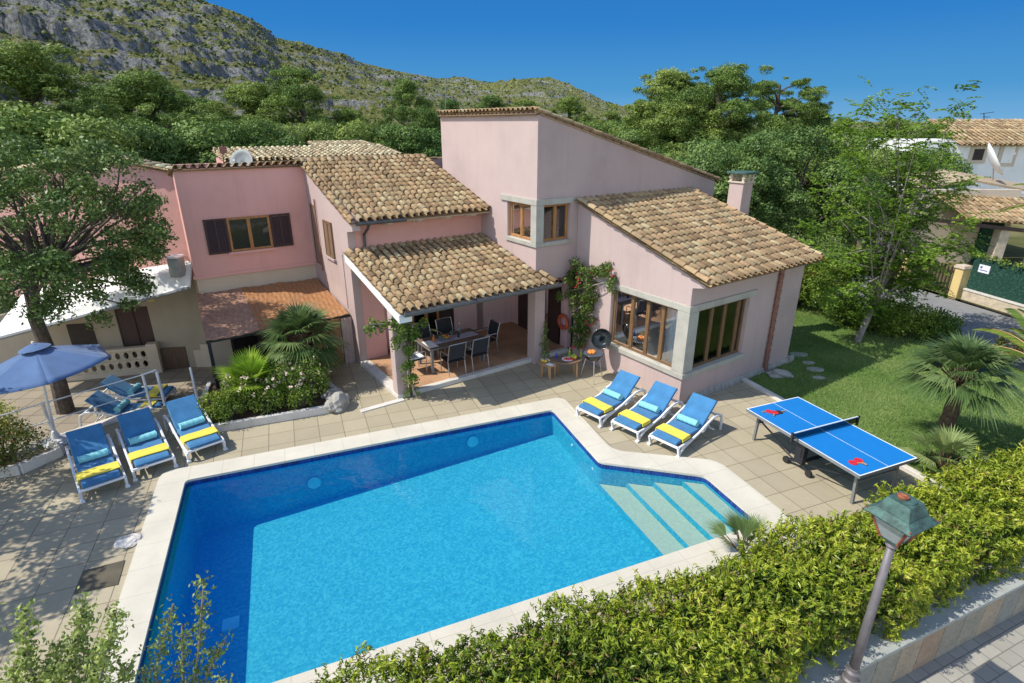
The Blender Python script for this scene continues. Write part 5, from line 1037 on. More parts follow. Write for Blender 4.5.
# ======================= LAMP POST =======================
lx, ly, _ = at_z(850, 681, .2)
lp = thing('street_lamp', 'old street lamp with a green copper lantern on a grey tapered pole', 'street lamp', (lx, ly, .2))
MB().lathe([(.10, 0), (.10, .05), (.075, .07), (.075, .16), (.085, .17), (.06, .20), (.06, .25), (.001, .25)], (lx, ly, .2), 20).build('base', 'lamp_pole', lp)
MB().lathe([(.056, .2), (.050, 1.0), (.040, 2.16), (.001, 2.16)], (lx, ly, .2), 18).build('pole', 'lamp_pole', lp, smooth=True)
zc = 2.5; Lp, Bp, Rp = Vector(at_z(858.5, 501, zc)), Vector(at_z(904.3, 529, zc)), Vector(at_z(933.4, 515.7, zc)); e1 = (Bp-Rp).normalized(); e1.z = 0; a1 = math.atan2(e1.y, e1.x)
def LF(x, y, z): c, s = math.cos(a1), math.sin(a1); return (lx+x*c-y*s, ly+x*s+y*c, z)
MB().lathe([(.05, 0), (.065, .02), (.05, .05), (.058, .07), (.07, .10), (.001, .10)], (lx, ly, 2.28), 18).build('collar', 'lamp_pole', lp)
def frust(m, h0, z0, h1, z1): return m.hexa([(-h0,-h0,z0),(h0,-h0,z0),(h0,h0,z0),(-h0,h0,z0)], [(-h1,-h1,z1),(h1,-h1,z1),(h1,h1,z1),(-h1,h1,z1)])
ln_ = frust(frust(MB(LF), .255, 2.69, .258, 2.702), .09, 2.38, .095, 2.40).build('lantern_frame', 'verdigris', lp)
for sx in (-1, 1):
    for sy in (-1, 1): MB(LF).bar((sx*.095, sy*.095, 2.39), (sx*.20, sy*.20, 2.69), .022, .022).build('corner_bar', 'rust', ln_)
frust(MB(LF), .09, 2.402, .193, 2.688).build('glass', 'lamp_glass', lp)
m = frust(MB(LF), .258, 2.703, .17, 2.765); m.build('lantern_roof', 'verdigris', lp, .004); frust(MB(LF), .172, 2.766, .122, 2.90).build('roof_crown', 'verdigris', lp, .004)
MB().lathe([(.105, 0), (.105, .012), (.001, .0121)], (lx, ly, 2.902), 24).build('cap', 'verdigris', lp); MB().lathe([(.055, 0), (.06, .02), (.03, .03), (.001, .022)], (lx-.02, ly+.02, 2.915), 12).build('rusty_top', 'rust', lp)
for sx in (-1, 1):
    for sy in (-1, 1): MB().lathe([(.012, 0), (.010, .015), (.001, .018)], LF(sx*.235, sy*.235, 2.715), 8).build('screw', 'rust', lp)
# ======================= VEGETATION =======================
def branch_mesh(m, p0, p1, r0, r1, bend=.15, n=4, k=6):
    a, b = Vector(p0), Vector(p1); L = (b-a).length; pts = []; o = Vector((random.uniform(-1,1), random.uniform(-1,1), random.uniform(0,1)))*bend*L
    for i in range(n+1): t = i/n; pts.append(tuple(a.lerp(b, t)+o*math.sin(math.pi*t)))
    m.tube(pts, [r0+(r1-r0)*i/n for i in range(n+1)], k, cap=False)
# --- hedge along the street ---
def hedge():
    t = thing('hedge', 'dense yellow green hedge of pointed leaves along the street wall', 'hedge', PW(6, 4.3, .1))
    def top(p): return (1.03+.07*math.sin(p*1.3)+.05*math.sin(p*3.1+1))*min(1, max(.35, (p+3.2)/2.2))
    def qn(p): return 3.38+.05*math.sin(p*2.3)+.035*(p-5); 
    def qf(p): return 4.66+.02*p*0+.07*math.sin(p*1.9+2)+min(.16, max(0, (p-6.5)*.08))
    P0, P1 = -2.5, 15.5
    # inner mass
    V = []; F = []; n = 90; K = 7
    for i in range(n+1):
        p = P0+(P1-P0)*i/n; a, b, h = qn(p)+.16, qf(p)-.16, top(p)-.13
        for (q, z) in ((a, .0), (a-.02, h*.6), (a+.12, h*.95), ((a+b)/2, h), (b-.12, h*.95), (b, h*.55), (b, 0)): V.append(PW(p, q, z+.03*math.sin(i*1.7+q*9)))
    for i in range(n):
        for j in range(K-1): F.append((i*K+j, i*K+j+1, (i+1)*K+j+1, (i+1)*K+j))
    F += [tuple(range(K-1, -1, -1)), tuple(n*K+j for j in range(K))]
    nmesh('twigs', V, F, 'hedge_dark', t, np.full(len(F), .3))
    def surf(N, spread):
        p = rng.uniform(P0, P1, N); s = rng.random(N); a = np.array([qn(x) for x in p]); b = np.array([qf(x) for x in p]); h = np.array([top(x) for x in p]); w = b-a
        front = s < .26; back = s > .84; mid = ~(front | back)
        q = np.where(front, a, np.where(back, b, a+w*((s-.26)/.58))); z = np.where(mid, h, h*rng.random(N)**.8)
        nq = np.where(front, -1., np.where(back, 1., 0)); nzv = np.where(mid, 1., .35)
        f = (q-a)/w; edge = np.clip(np.abs(f-.5)*2, 0, 1); z -= np.where(mid, .13*edge**4, 0); nq += np.where(mid, (f-.5)*1.2*edge**3, 0)
        bumpv = .06*np.sin(p*5.1+q*3)+.05*np.sin(q*7+p*2.2)+.05*np.sin(p*11+q*8); z += np.where(mid, bumpv, 0); q += np.where(~mid, nq*bumpv, 0)
        d = rng.exponential(spread, N)-spread*.6; q -= nq*d*.7; z -= nzv*d*(.9)
        Pp = np.array([PW(x, y, 0) for x, y in zip(p, q)]); Pp[:, 2] = np.maximum(.08, z)
        nn_ = np.array([PW(0, y, 0) for y in nq]); nn_[:, 2] = nzv; nn_ /= np.linalg.norm(nn_, axis=1)[:, None]; return Pp, nn_, p, q
    Pp, nn_, p, q = surf(66000, .07); tip = nn_*.9+rng.normal(0, .5, Pp.shape)
    # sprigs: leaves set round short shoots that stand out of the clipped surface
    Cs, Ns, ps_, qs_ = surf(8800, .03); ax = Ns*.8+rng.normal(0, .45, Cs.shape)+np.array([0, 0, .5]); ax /= np.linalg.norm(ax, axis=1)[:, None]; ln_s = .06+.15*rng.random(len(Cs))**2; nl = 11
    tt = np.tile(np.linspace(.15, 1, nl), len(Cs)); A3 = np.repeat(ax, nl, 0); C3 = np.repeat(Cs, nl, 0)+A3*(tt*np.repeat(ln_s, nl))[:, None]; rd = rng.normal(0, 1, C3.shape); rd -= A3*np.sum(rd*A3, 1)[:, None]; rd /= np.linalg.norm(rd, axis=1)[:, None]
    tp3 = rd*(1.1-.8*tt)[:, None]+A3*.7; C3 = C3+tp3*.035; sv = np.repeat(rng.random(len(Cs)), nl)
    Pp = np.concatenate([Pp, C3]); nn_ = np.concatenate([nn_, A3*.8+rd*.3]); tip = np.concatenate([tip, tp3]); p = np.concatenate([p, np.repeat(ps_, nl)]); q = np.concatenate([q, np.repeat(qs_, nl)]); boost = np.concatenate([np.full(66000, -.12), .30*tt+.25*(sv-.5)])
    V, F = leaves(Pp, nn_, .076, .26, .55, tip, .25)
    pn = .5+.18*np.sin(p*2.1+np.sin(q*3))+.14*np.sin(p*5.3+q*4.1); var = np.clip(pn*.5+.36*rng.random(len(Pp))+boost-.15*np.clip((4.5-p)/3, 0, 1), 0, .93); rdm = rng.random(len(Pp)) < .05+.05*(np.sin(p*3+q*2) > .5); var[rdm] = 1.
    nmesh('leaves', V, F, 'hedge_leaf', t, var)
hedge()
# --- fan palms ---
def fan_leaf(V, F, c, d, up, R_, nseg=22, arc=2.6, drop=.35, w=.022, var=None, vv=0.):
    """fan leaf: hub c, pointing along d"""
    c = np.array(c); d = np.array(d)/np.linalg.norm(d); up = np.array(up, float); s = np.cross(d, up); s /= np.linalg.norm(s)+1e-9; n = np.cross(s, d)
    for k in range(nseg):
        a = (k/(nseg-1)-.5)*arc; dr = d*math.cos(a)+s*math.sin(a); L = R_*(1-.25*abs(a)/(arc/2))*random.uniform(.9, 1.05); pw = np.cross(n, dr)
        p0 = c; p1 = c+dr*L*.5+n*.02; p2 = c+dr*L-np.array([0, 0, 1])*drop*L*.6*random.uniform(.6, 1.2); o = len(V); ww = w*R_*1.6
        V += [p0, p1+pw*ww, p2, p1-pw*ww]; F.append((o, o+1, o+2, o+3)); var.append(min(1, max(0, vv+random.uniform(-.2, .25))))
def palm(label, base, h, R_, nleaf, mat, group=None, rt=.13, pet=.55, nseg=22, arc=2.6, drop=.35, lo=-.5, name='fan_palm', w=.022):
    t = thing(name, label, 'palm', base, group); b = Vector(base); V = []; F = []; var = []; top = b+Vector((0, 0, h)); m = MB()
    n = 8; lean = Vector((random.uniform(-.1, .1), random.uniform(-.1, .1), 0)); pts = [tuple(b+Vector((0, 0, h*i/n))+lean*(i/n)) for i in range(n+1)]
    if h > .15: MB().tube(pts, [rt*(1.1+.12*(i % 2)-.15*i/n) for i in range(n+1)], 10).build('trunk', 'palm_trunk', t)
    for i in range(nleaf):
        az = i*2.399+random.uniform(-.2, .2); el = lo+(1.45-lo)*((i+.5)/nleaf)**.75; d = np.array([math.cos(az)*math.cos(el), math.sin(az)*math.cos(el), math.sin(el)])
        c = np.array(top)+d*R_*pet; m.tube([tuple(top), tuple(c)], .012, 4, cap=False); d2 = d*.85+np.array([0, 0, -.25]); fan_leaf(V, F, c, d2, (0, 0, 1) if abs(d2[2]) < .9 else (1, 0, 0), R_*(1-pet*.6), nseg, arc, drop, w, var, .25+.5*random.random())
    m.build('stems', 'shrub_leaf' if False else 'palm_trunk', t)
    nmesh('fronds', np.array(V), np.array(F), mat, t, np.array(var)); return t
palm('grey green fan palm with drooping fronds growing in the planter before the pergola', (-5.55, 13.8, .13), 1.05, 1.12, 40, 'palm_leaf', rt=.12, nseg=24, arc=3.0, drop=.4, w=.019)
palm('bright green young fan palm with upright fans at the left end of the planter', (-6.38, 12.5, .13), .40, .95, 12, 'bright_palm', rt=.05, pet=.5, nseg=34, arc=3.8, drop=.12, lo=.15, w=.024)
palm('shaggy fan palm with a short brown trunk on the lawn beside the table', (9.48, 10.75, 0), 1.45, 1.2, 46, 'palm_leaf', rt=.14, nseg=24, arc=1.5, drop=.60, lo=-.05, pet=.45, w=.014)
palm('small fan palm sprouting through the hedge beside the pool coping', (3.66, 7.05, .12), .12, .66, 13, 'palm_leaf', rt=.05, nseg=24, arc=1.7, drop=.10, lo=.35, w=.012)
palm('low tufty fan palm growing from the lawn right behind the table', (8.75, 9.7, 0), .1, .85, 18, 'palm_leaf', rt=.05, nseg=18, arc=2.0, drop=.3, lo=.1, w=.02)
def date_palm(label, base, h, L, n, spread=(0, 6.28)):
    t = thing('date_palm', label, 'palm', base); top = Vector(base)+Vector((0, 0, h)); V = []; F = []; var = []; m = MB()
    if h > .2: MB().tube([tuple(base), tuple(top)], [.2, .17], 10).build('trunk', 'palm_trunk', t)
    for i in range(n):
        az = spread[0]+(spread[1]-spread[0])*((i*.618) % 1); el = .2+1.1*random.random(); pts = []; p = top.copy(); d = Vector((math.cos(az)*math.cos(el), math.sin(az)*math.cos(el), math.sin(el)))
        for k in range(11): pts.append(tuple(p)); p = p+d*L/10; d = (d+Vector((0, 0, -.13))).normalized()
        m.tube(pts, [.022*(1-.07*k) for k in range(11)], 4, cap=False); vv = random.random()*.5+.1
        for k in range(46):
            s = 1.2+k/46*8.7; i0 = int(s); f = s-i0; q = Vector(pts[i0]).lerp(Vector(pts[i0+1]), f); dd = (Vector(pts[i0+1])-Vector(pts[i0])).normalized(); sd = dd.cross(Vector((0, 0, 1))).normalized(); ll = .42*L/2.2*math.sin(math.pi*min(1, .12+.88*(1-s/11)))**.7
            for sg in (-1, 1):
                lv = (sd*sg*.85+dd*.55+Vector((0, 0, -.15))).normalized(); wv = dd*.016; o = len(V); V += [np.array(q-wv), np.array(q+lv*ll*.5+wv+Vector((0,0,.02))), np.array(q+lv*ll), np.array(q+lv*ll*.5-wv)]; F.append((o, o+1, o+2, o+3)); var.append(min(1, vv+random.uniform(-.1, .35)))
    m.build('stems', 'bench_wood', t); nmesh('fronds', np.array(V), np.array(F), 'date_palm', t, np.array(var))
date_palm('feathery date palm with arching fronds at the right edge near the road', (14.5, 14.0, -.05), .5, 2.1, 20, (-1.6, 2.2))
date_palm('tall date palm whose yellowish fronds hang in at the upper right edge', (17.0, 16.6, 0), 4.0, 2.3, 24)
# --- generic shrubs and trees ---
def shrub(label, base, r, h, mat='shrub_leaf', size=.07, n=26, dens=900, group=None, name='shrub', aspect=.45, cat='shrub', flowers=None):
    t = thing(name, label, cat, base, group); b = np.array(base); rr = np.array(r if isinstance(r, tuple) else (r, r)); seed = int(abs(b[0]*131+b[1]*71)*10) % 9999
    cs = scatter_ellipsoid(n, b+np.array([0, 0, h*.52]), (rr[0]*.78, rr[1]*.78, h*.42), min(rr)*.22, seed, -.7); g = np.random.default_rng(seed); rs = [min(rr)*.36*(.75+.5*g.random()) for _ in cs]
    foliage('leaves', mat, t, cs, rs, dens, size, aspect, jit=.8, shell=.5, lower=.6)
    m = MB()
    for c in cs[:14]: branch_mesh(m, b, c, .03, .01)
    m.build('branches', 'bark', t)
    if flowers:
        fm, cnt, fs = flowers; k = g.integers(0, len(cs), cnt); d = g.normal(0, 1, (cnt, 3)); d[:, 2] = abs(d[:, 2]); d /= np.linalg.norm(d, axis=1)[:, None]; P = np.array(cs)[k]+d*(np.array(rs)[k]*1.02)[:, None]
        P5 = np.repeat(P, 5, 0)+g.normal(0, fs*.4, (cnt*5, 3)); V, F = leaves(P5, np.repeat(d, 5, 0), fs, .9, .6); 
        for i in range(cnt): nmesh('flower', V[i*20:i*20+20], F[:5], fm, t)
    return t
def tree_proto(name, label, mat, cs, rs, dens, size, trunk, branches, bark='bark', flat=.8, aspect=.4, cat='tree', group=None, loc=(0, 0, 0), shell=.45, jit=.6, lower=.3):
    t = thing(name, label, cat, (0, 0, 0), group); m = MB()
    m.tube([p for p, _ in trunk], [r for _, r in trunk], 9)
    for (a, b, r0, r1) in branches: branch_mesh(m, a, b, r0, r1, .1, 4, 5)
    m.build('trunk', bark, t); foliage('crown', mat, t, cs, rs, dens, size, aspect, flat, jit, None, shell, lower); t.location = loc; return t
def mk_pine(seed, hgt=10., wid=3.2, low=.35, nb=30, dens=2300, size=.145, label='', flat=.75, open_=False):
    g = np.random.default_rng(seed); random.seed(seed); cs = []; rs = []; br = []
    tx = lambda z: (math.sin(z*.35+seed)*.35, math.cos(z*.3+seed)*.3)
    for i in range(nb):
        f = (i+.5)/nb; z = hgt*(low+(1-low)*f*.97); rad = wid*(math.sin(math.pi*min(1, (.25+.62*f if not open_ else .15+.55*f)))**.8)*(1 if f < .8 else (1-f)/.2*.75+.25); a = i*2.4+g.random()
        k = .35+.65*g.random() if not open_ else .5+.5*g.random(); x0, y0 = tx(z*.8); c = np.array([x0+math.cos(a)*rad*k, y0+math.sin(a)*rad*k, z+g.normal(0, .25)]); r = (.62+.5*g.random())*wid/3.2*(1.15-.35*f)
        cs.append(c); rs.append(r); zb = z-rad*k*.45; br.append(((*tx(zb), zb), tuple(c), .10, .03))
        for _ in range(5): q = c+g.normal(0, 1, 3)*np.array([1, 1, .55])*r*.85; cs.append(q); rs.append(r*(.28+.22*g.random()))
    trunk = [((*tx(z), z), .28*(1-.8*z/hgt)+.03) for z in np.linspace(-.2, hgt*.95, 10)]
    return tree_proto('pine_tree', label, 'pine_leaf', cs, rs, dens, size, trunk, br, flat=flat, aspect=.30, group='pine trees beyond the villa', jit=.9, shell=.55, lower=.45)
def mk_round(seed, mat='dark_leaf', rx=3.2, rzz=3.0, cz=4.2, n=90, dens=1700, size=.115, label='', name='laurel_tree', group='broadleaf trees beyond the villa', rs0=.72):
    g = np.random.default_rng(seed); random.seed(seed); cs = scatter_ellipsoid(n, (0, 0, cz), (rx, rx, rzz), .55, seed, -.75); rs = [rs0*(.7+.6*g.random()) for _ in cs]
    br = [((0, 0, cz*.35), tuple(c), .09, .02) for c in cs[::4]]
    return tree_proto(name, label, mat, cs, rs, dens, size, [((0, 0, -.2), .25), ((.1, 0, cz*.5), .16)], br, flat=.85, aspect=.5, group=group, jit=.5, lower=.25)
def tree_at(proto, used, px, topy, dist, natural_h, label, wscale=1., rot=None, base=-.95):
    r = ray(px, topy); hd = math.hypot(r[0], r[1]); X, Y = r[0]/hd*dist, r[1]/hd*dist; top = CAM_Z+r[2]/hd*dist; s = (top-base)/natural_h; rzv = random.uniform(0, 6.28) if rot is None else rot
    if not used[0]: used[0] = True; proto.location = (X, Y, base); proto.rotation_euler.z = rzv; proto.scale = (s*wscale, s*wscale, s); proto['label'] = label; return proto
    return copy_tree(proto, (X, Y, base), rzv, label, scale=(s*wscale, s*wscale, s))
pA, pB, pC = mk_pine(11, 10, 3.4, .25, 30), mk_pine(23, 10, 2.7, .3, 26), mk_pine(37, 10, 3.2, .62, 15, open_=True, flat=.5)
uA, uB, uC = [False], [False], [False]
back = [  # proto, used, px, top y, distance, width scale, label
 (pA, uA, 18, 46, 34, 1.35, 'broad dark pine tree at the far left behind the leafy oak'), (pB, uB, -60, 60, 36, 1.2, 'dark pine tree cut by the left picture edge'), (pA, uA, 85, 84, 44, 1.2, 'pine tree between the far left pine and the tall bushy one'),
 (pA, uA, 150, 74, 42, 1.45, 'tall bushy pine tree above the pink oblique wing'), (pB, uB, 198, 92, 50, 1.6, 'lower pine tree right of the tall bushy pine'), (pA, uA, 245, 84, 50, 1.5, 'rounded light pine tree above the satellite dish'),
 (pB, uB, 302, 62, 48, 1.15, 'tall narrow pine tree with a bare trunk above the far tiled roof'), (pA, uA, 408, 78, 56, .85, 'tall pine tree just left of the tower'),
 (pB, uB, 448, 96, 62, 1.1, 'pine tree peeking over the left corner of the tower'), (pA, uA, 488, 95, 75, 1.1, 'pine top over the left half of the tower roof edge'), (pB, uB, 530, 97, 80, 1.3, 'pine top over the tower corner'),
 (pA, uA, 572, 97, 80, 1.2, 'pine tree behind the upper part of the sloping tower verge'), (pB, uB, 610, 108, 74, 1.3, 'pine tree behind the middle of the sloping tower verge'), (pA, uA, 640, 112, 60, 1.1, 'low pine tree left of the big pine pair'),
 (pA, uA, 672, 68, 50, 1.3, 'left one of the two big pines right of the tower'), (pA, uA, 722, 66, 50, 1.25, 'right one of the two big pines right of the tower'), (pB, uB, 697, 76, 52, 1.6, 'pine tree wedged between the two big pines'),
 (pC, uC, 778, 74, 58, 1.1, 'open umbrella pine with bare stems standing against the sky'), (pC, uC, 800, 92, 60, .8, 'smaller umbrella pine just right of the bare stemmed one'), (pB, uB, 822, 108, 66, 1.3, 'low dark pine right of the umbrella pines'), (pA, uA, 850, 117, 66, .9, 'small pine top left of the feathery lawn tree'),
 (pA, uA, 895, 118, 60, 1.2, 'pine tree behind the crown of the feathery lawn tree'), (pB, uB, 948, 120, 62, 1.2, 'dark pine top just left of the white two storey house')]
for (p, u, px, ty, d, ws, lab) in back: tree_at(p, u, px, ty, d, 10.3, lab, ws)
rA, rB = mk_round(5), mk_round(6, 'pine_leaf', 3.4, 2.6, 3.6, 70, 1400, .13); qA, qB = [False], [False]
rnd = [(rA, qA, 735, 132, 27, 1.0, 'large round laurel tree directly behind the chimney'), (rA, qA, 795, 124, 31, 1.2, 'largest round laurel tree right of the chimney'), (rA, qA, 692, 146, 36, .9, 'round laurel tree above the low end of the tower verge'), (rA, qA, 838, 142, 34, .9, 'round laurel tree left of the feathery lawn tree'),
 (rB, qB, 110, 128, 31, 1.0, 'leafy tree above the pink oblique wing'), (rB, qB, 175, 122, 34, 1.2, 'leafy tree behind the left block, left of the dish'), (rB, qB, 235, 120, 38, 1.0, 'leafy tree behind the satellite dish'), (rA, qA, 285, 118, 42, 1.1, 'leafy tree behind the far tiled roof, left part'), (rB, qB, 345, 122, 44, 1.1, 'leafy tree behind the far tiled roof, right part'),
 (rB, qB, 400, 126, 44, 1.2, 'leafy tree between the far tiled roof and the tower'), (rB, qB, 30, 120, 28, 1.2, 'leafy tree behind the oak at the far left'), (rA, qA, 640, 124, 48, 1.2, 'leafy tree behind the middle of the sloping verge'), (rB, qB, 600, 122, 60, 1.3, 'leafy tree behind the upper sloping verge'), (rB, qB, -40, 110, 30, 1.3, 'leafy tree cut by the left picture edge'),
 (rB, qB, 880, 150, 40, 1.0, 'leafy tree beyond the green panelled building'), (rB, qB, 935, 150, 44, .8, 'leafy tree in front of the white two storey house')]
for (p, u, px, ty, d, ws, lab) in rnd: tree_at(p, u, px, ty, d, 7.4 if p is rA else 6.5, lab, ws)
# olive hedge band below the laurels
for k, (px, py, r, h, lab) in enumerate(((770, 262, 1.9, 3.2, 'beneath the laurels, nearest the chimney'), (815, 258, 1.8, 3.0, 'beneath the laurels, above the wing eave corner'), (720, 250, 2, 3.5, 'hidden behind the chimney'))):
    x, y, z = at_y(px, py, 21.5+k*.4); shrub('olive green shrub '+lab, (x, y, -.9), (r, r*.8), z+.9+1.2, 'oak_leaf', .10, 34, 520, 'olive shrubs below the laurel trees')
# far wood on the lower slopes
def far_wood():
    N = 420; az = rng.uniform(-.95, .95, N); d = rng.uniform(72, 125, N); cs = np.stack([d*np.sin(az), d*np.cos(az), -1+1.6+rng.random(N)*2.6+(d-62)*.03], 1); keep = ~((az > .12) & (d < 80)); cs = cs[keep]; rs = 1.6+1.3*rng.random(len(cs)); cs[az[keep] > .25, 2] -= 1.
    P, Nn, cv = clump_pts(cs, rs, 190, .9, .3, .2); V, F = leaves(P, Nn, .40, .5, .6); tag(nmesh('far_wood', V, F, 'pine_leaf', None, np.clip(.5*cv+.5*rng.random(len(P)), 0, 1)), 'mass of pine and scrub woodland at the foot of the hill', 'woodland', kind='stuff')
far_wood()
# --- big oak at the left ---
def oak():
    base = np.array([-12.35, 13.75, -.79]); cc = np.array(at_y(52, 243, 13.6)); t = thing('oak_tree', 'big leafy tree with a forked grey trunk rising behind the blue parasol', 'tree', tuple(base)); g = np.random.default_rng(4)
    cs = [c for c in scatter_ellipsoid(108, cc, (2.4, 2.4, 2.25), .40, 4, -.75)]
    ext = [at_y(px, py, 13.4) for px, py in ((150, 205), (157, 232), (140, 190), (152, 255), (120, 165), (100, 158), (135, 282), (90, 150), (128, 305), (100, 320))]; cs += [np.array(e) for e in ext]; rs = [.42*(.6+.6*g.random()) for _ in cs]
    foliage('crown', 'oak_leaf', t, cs, rs, 1900, .095, .55, .8, .9, None, .7, .6)
    m = MB(); f1 = np.array(at_y(35, 318, 13.2)); mid = (base+f1)/2+np.array([.0, .1, .1]); m.tube([tuple(base), tuple(mid), tuple(f1)], [.22, .17, .15], 10)
    for (px, py) in ((5, 235), (62, 262), (20, 200)): e = np.array(at_y(px, py, 13.3)); m.tube([tuple(f1), tuple((f1+e)/2+np.array([.1, 0, -.1])), tuple(e)], [.12, .09, .05], 8)
    for c in cs[::2]: branch_mesh(m, tuple(f1*.45+cc*.55+np.random.default_rng(1).normal(0, .1, 3)), tuple(c), .05, .012, .12, 4, 5)
    m.build('trunk', 'bark', t)
oak()
# shade tree to the left outside the frame whose shadow falls over the deck
def shade_tree():
    t = thing('carob_tree', 'leafy tree beyond the left picture edge that shades the deck', 'tree', (-12.6, 6.6, -.79)); g = np.random.default_rng(14)
    cs = scatter_ellipsoid(74, (-12.0, 6.0, 3.9), (2.1, 3.1, 1.4), .50, 14, -.8); rs = [.50*(.6+.6*g.random()) for _ in cs]; foliage('crown', 'oak_leaf', t, cs, rs, 1400, .12, .55, .8, .9, None, .7, .6)
    m = MB(); m.tube([(-12.6, 6.6, -.79), (-11.6, 6.5, 2.6)], [.22, .14], 8)
    for c in cs[::3]: branch_mesh(m, (-11.6, 6.5, 2.4), tuple(c), .05, .012)
    m.build('trunk', 'bark', t)
shade_tree()
# --- feathery tree on the lawn ---
def feather_tree():
    b = np.array(at_z(857, 342, 0)); t = thing('lawn_tree', 'light green feathery tree with a slim pale trunk at the back of the lawn', 'tree', tuple(b)); g = np.random.default_rng(31); random.seed(31)
    D = b[1]; top = np.array(at_y(895, 102, D)); m = MB(); tr = [b, b+np.array([.25, 0, 1.3]), b+np.array([.55, .05, 2.4]), b+np.array([.6, .1, 3.3])]; m.tube([tuple(p) for p in tr], [.10, .085, .07, .05], 9)
    tips = [(820, 190), (812, 225), (835, 250), (812, 250), (845, 130), (870, 112), (888, 98), (905, 104), (925, 118), (962, 103), (945, 130), (915, 140), (880, 140), (855, 160), (900, 170), (930, 160), (950, 175), (968, 195), (935, 200), (905, 215), (960, 225), (940, 245), (975, 245), (915, 262), (850, 275), (825, 290), (880, 290), (905, 300), (930, 275), (860, 310), (890, 318), (815, 262), (920, 185)]
    P = []; Nn = []; Tp = []; cv = []
    for i, (px, py) in enumerate(tips):
        for rep in range(2):
            e = np.array(at_y(px+g.normal(0, 6), py+g.normal(0, 7), D+g.normal(0, 1.1))); j = min(3, 1+int(g.random()*3)); s = tr[j]; midp = (s+e)/2+np.array([0, 0, -.25]); pts = [(1-u)**2*s+2*u*(1-u)*midp+u*u*e for u in np.linspace(0, 1, 7)]
            m.tube([tuple(q) for q in pts], [.026-.0036*k for k in range(7)], 5, cap=False); v = g.random()
            for k in range(30):   # fronds around the outer part of each branch
                u = 1.05-.75*g.random()**1.5; q = (1-u)**2*s+2*u*(1-u)*midp+u*u*e+g.normal(0, .09, 3); a = g.random()*6.28; fd = np.array([math.cos(a), math.sin(a), g.normal(0, .45)-.1]); L = .26+.22*g.random(); side = np.cross(fd, [0, 0, 1])
                n = 36; tt = g.random(n); sg = np.sign(g.random(n)-.5); wv = .09*np.sin(np.pi*(.1+.85*tt)); pp = q+np.outer(tt*L, fd)+np.outer(sg*wv, side)+np.outer(-tt**2*.08, [0, 0, 1]); P.append(pp); Nn.append(np.tile([0, 0, 1.], (n, 1))); Tp.append(np.outer(sg, side)+fd*.4); cv.append(np.full(n, v))
    P = np.concatenate(P); V, F = leaves(P, np.concatenate(Nn), .095, .42, .35, np.concatenate(Tp)); nmesh('crown', V, F, 'feather_leaf', t, np.clip(.45*np.concatenate(cv)+.55*rng.random(len(P)), 0, 1)); m.build('trunk', 'pale_bark', t)
feather_tree()
# --- back of lawn bushes ---
for k, (px, py, r, h, lab) in enumerate(((800, 318, .9, 1.4, 'right against the corner of the wing'), (826, 326, .95, 1.2, 'second from the wing at the back of the lawn'), (848, 338, .8, .9, 'just left of the slim tree trunk'), (880, 345, .9, 1.1, 'just right of the slim tree trunk'), (908, 350, .9, 1.15, 'between the slim tree and the shaggy palm'), (938, 352, .8, .9, 'behind the shaggy palm'))):
    x, y, z = at_z(px, py-8, 0); shrub('glossy green bush '+lab, (x+.15, y+.5, 0), (r*1.15, r), h*(1.25 if px < 870 else .85), 'shrub_leaf', .09, 34, 1200, 'bushes at the back of the lawn', aspect=.5)
for (x, y, r, h, lab) in ((9.9, 21.0, 1.2, 2.2, 'bush beside the road behind the wing corner, nearer'), (11.0, 23.6, 1.3, 2.4, 'bush beside the road behind the wing corner, further'), (14.6, 15.2, .5, .9, 'small reddish bush at the road edge behind the shaggy palm')):
    shrub('green '+lab if 'reddish' not in lab else lab, (x, y, 0), r, h, 'shrub_leaf' if 'reddish' not in lab else 'autumn_leaf', .11, 26, 650)
# --- planter shrubs ---
for (p, q, r, h, lab, fl) in ((-2.2, 13.4, .45, .6, 'low leafy shrub at the left front corner of the planter', None), (-1.55, 13.6, .55, .95, 'leafy shrub with pinkish flowers below the bright fan palm', ('flower_cream', 30, .06)), (-.75, 13.55, .60, 1.0, 'leafy shrub with cream flowers in the middle of the planter', ('flower_cream', 60, .06)), (-.05, 13.65, .5, 1.0, 'leafy shrub with few flowers next to the boulder', ('flower_cream', 20, .05)), (-1.2, 14.5, .6, .9, 'leafy shrub at the back of the planter between the palms', None), (-1.9, 13.25, .4, .5, 'low spreading shrub at the front kerb under the bright palm', None), (-.3, 13.3, .42, .55, 'low spreading shrub at the front kerb near the boulder', None), (-1.1, 13.3, .42, .55, 'low spreading shrub at the middle of the front kerb', None), (.0, 14.5, .5, .8, 'leafy shrub at the back right of the planter', None)):
    shrub(lab, PW(p, q, .13), r, h, 'shrub_leaf', .065, 24, 2100, 'shrubs in the planter', flowers=fl)
for (x, y, r, h, lab, mt) in ((-10.45, 9.85, .75, .85, 'orange tinted flowering bush in the left bed beside the parasol base', 'autumn_leaf'), (-10.95, 9.15, .6, .7, 'green bush in the front corner of the left bed', 'shrub_leaf'), (-11.3, 10.3, .75, 1.3, 'taller yellow green bush at the left picture edge', 'sapling_leaf')):
    shrub(lab, (x, y, .02), r, h, mt, .07, 26, 1500, 'bushes in the left flower bed')
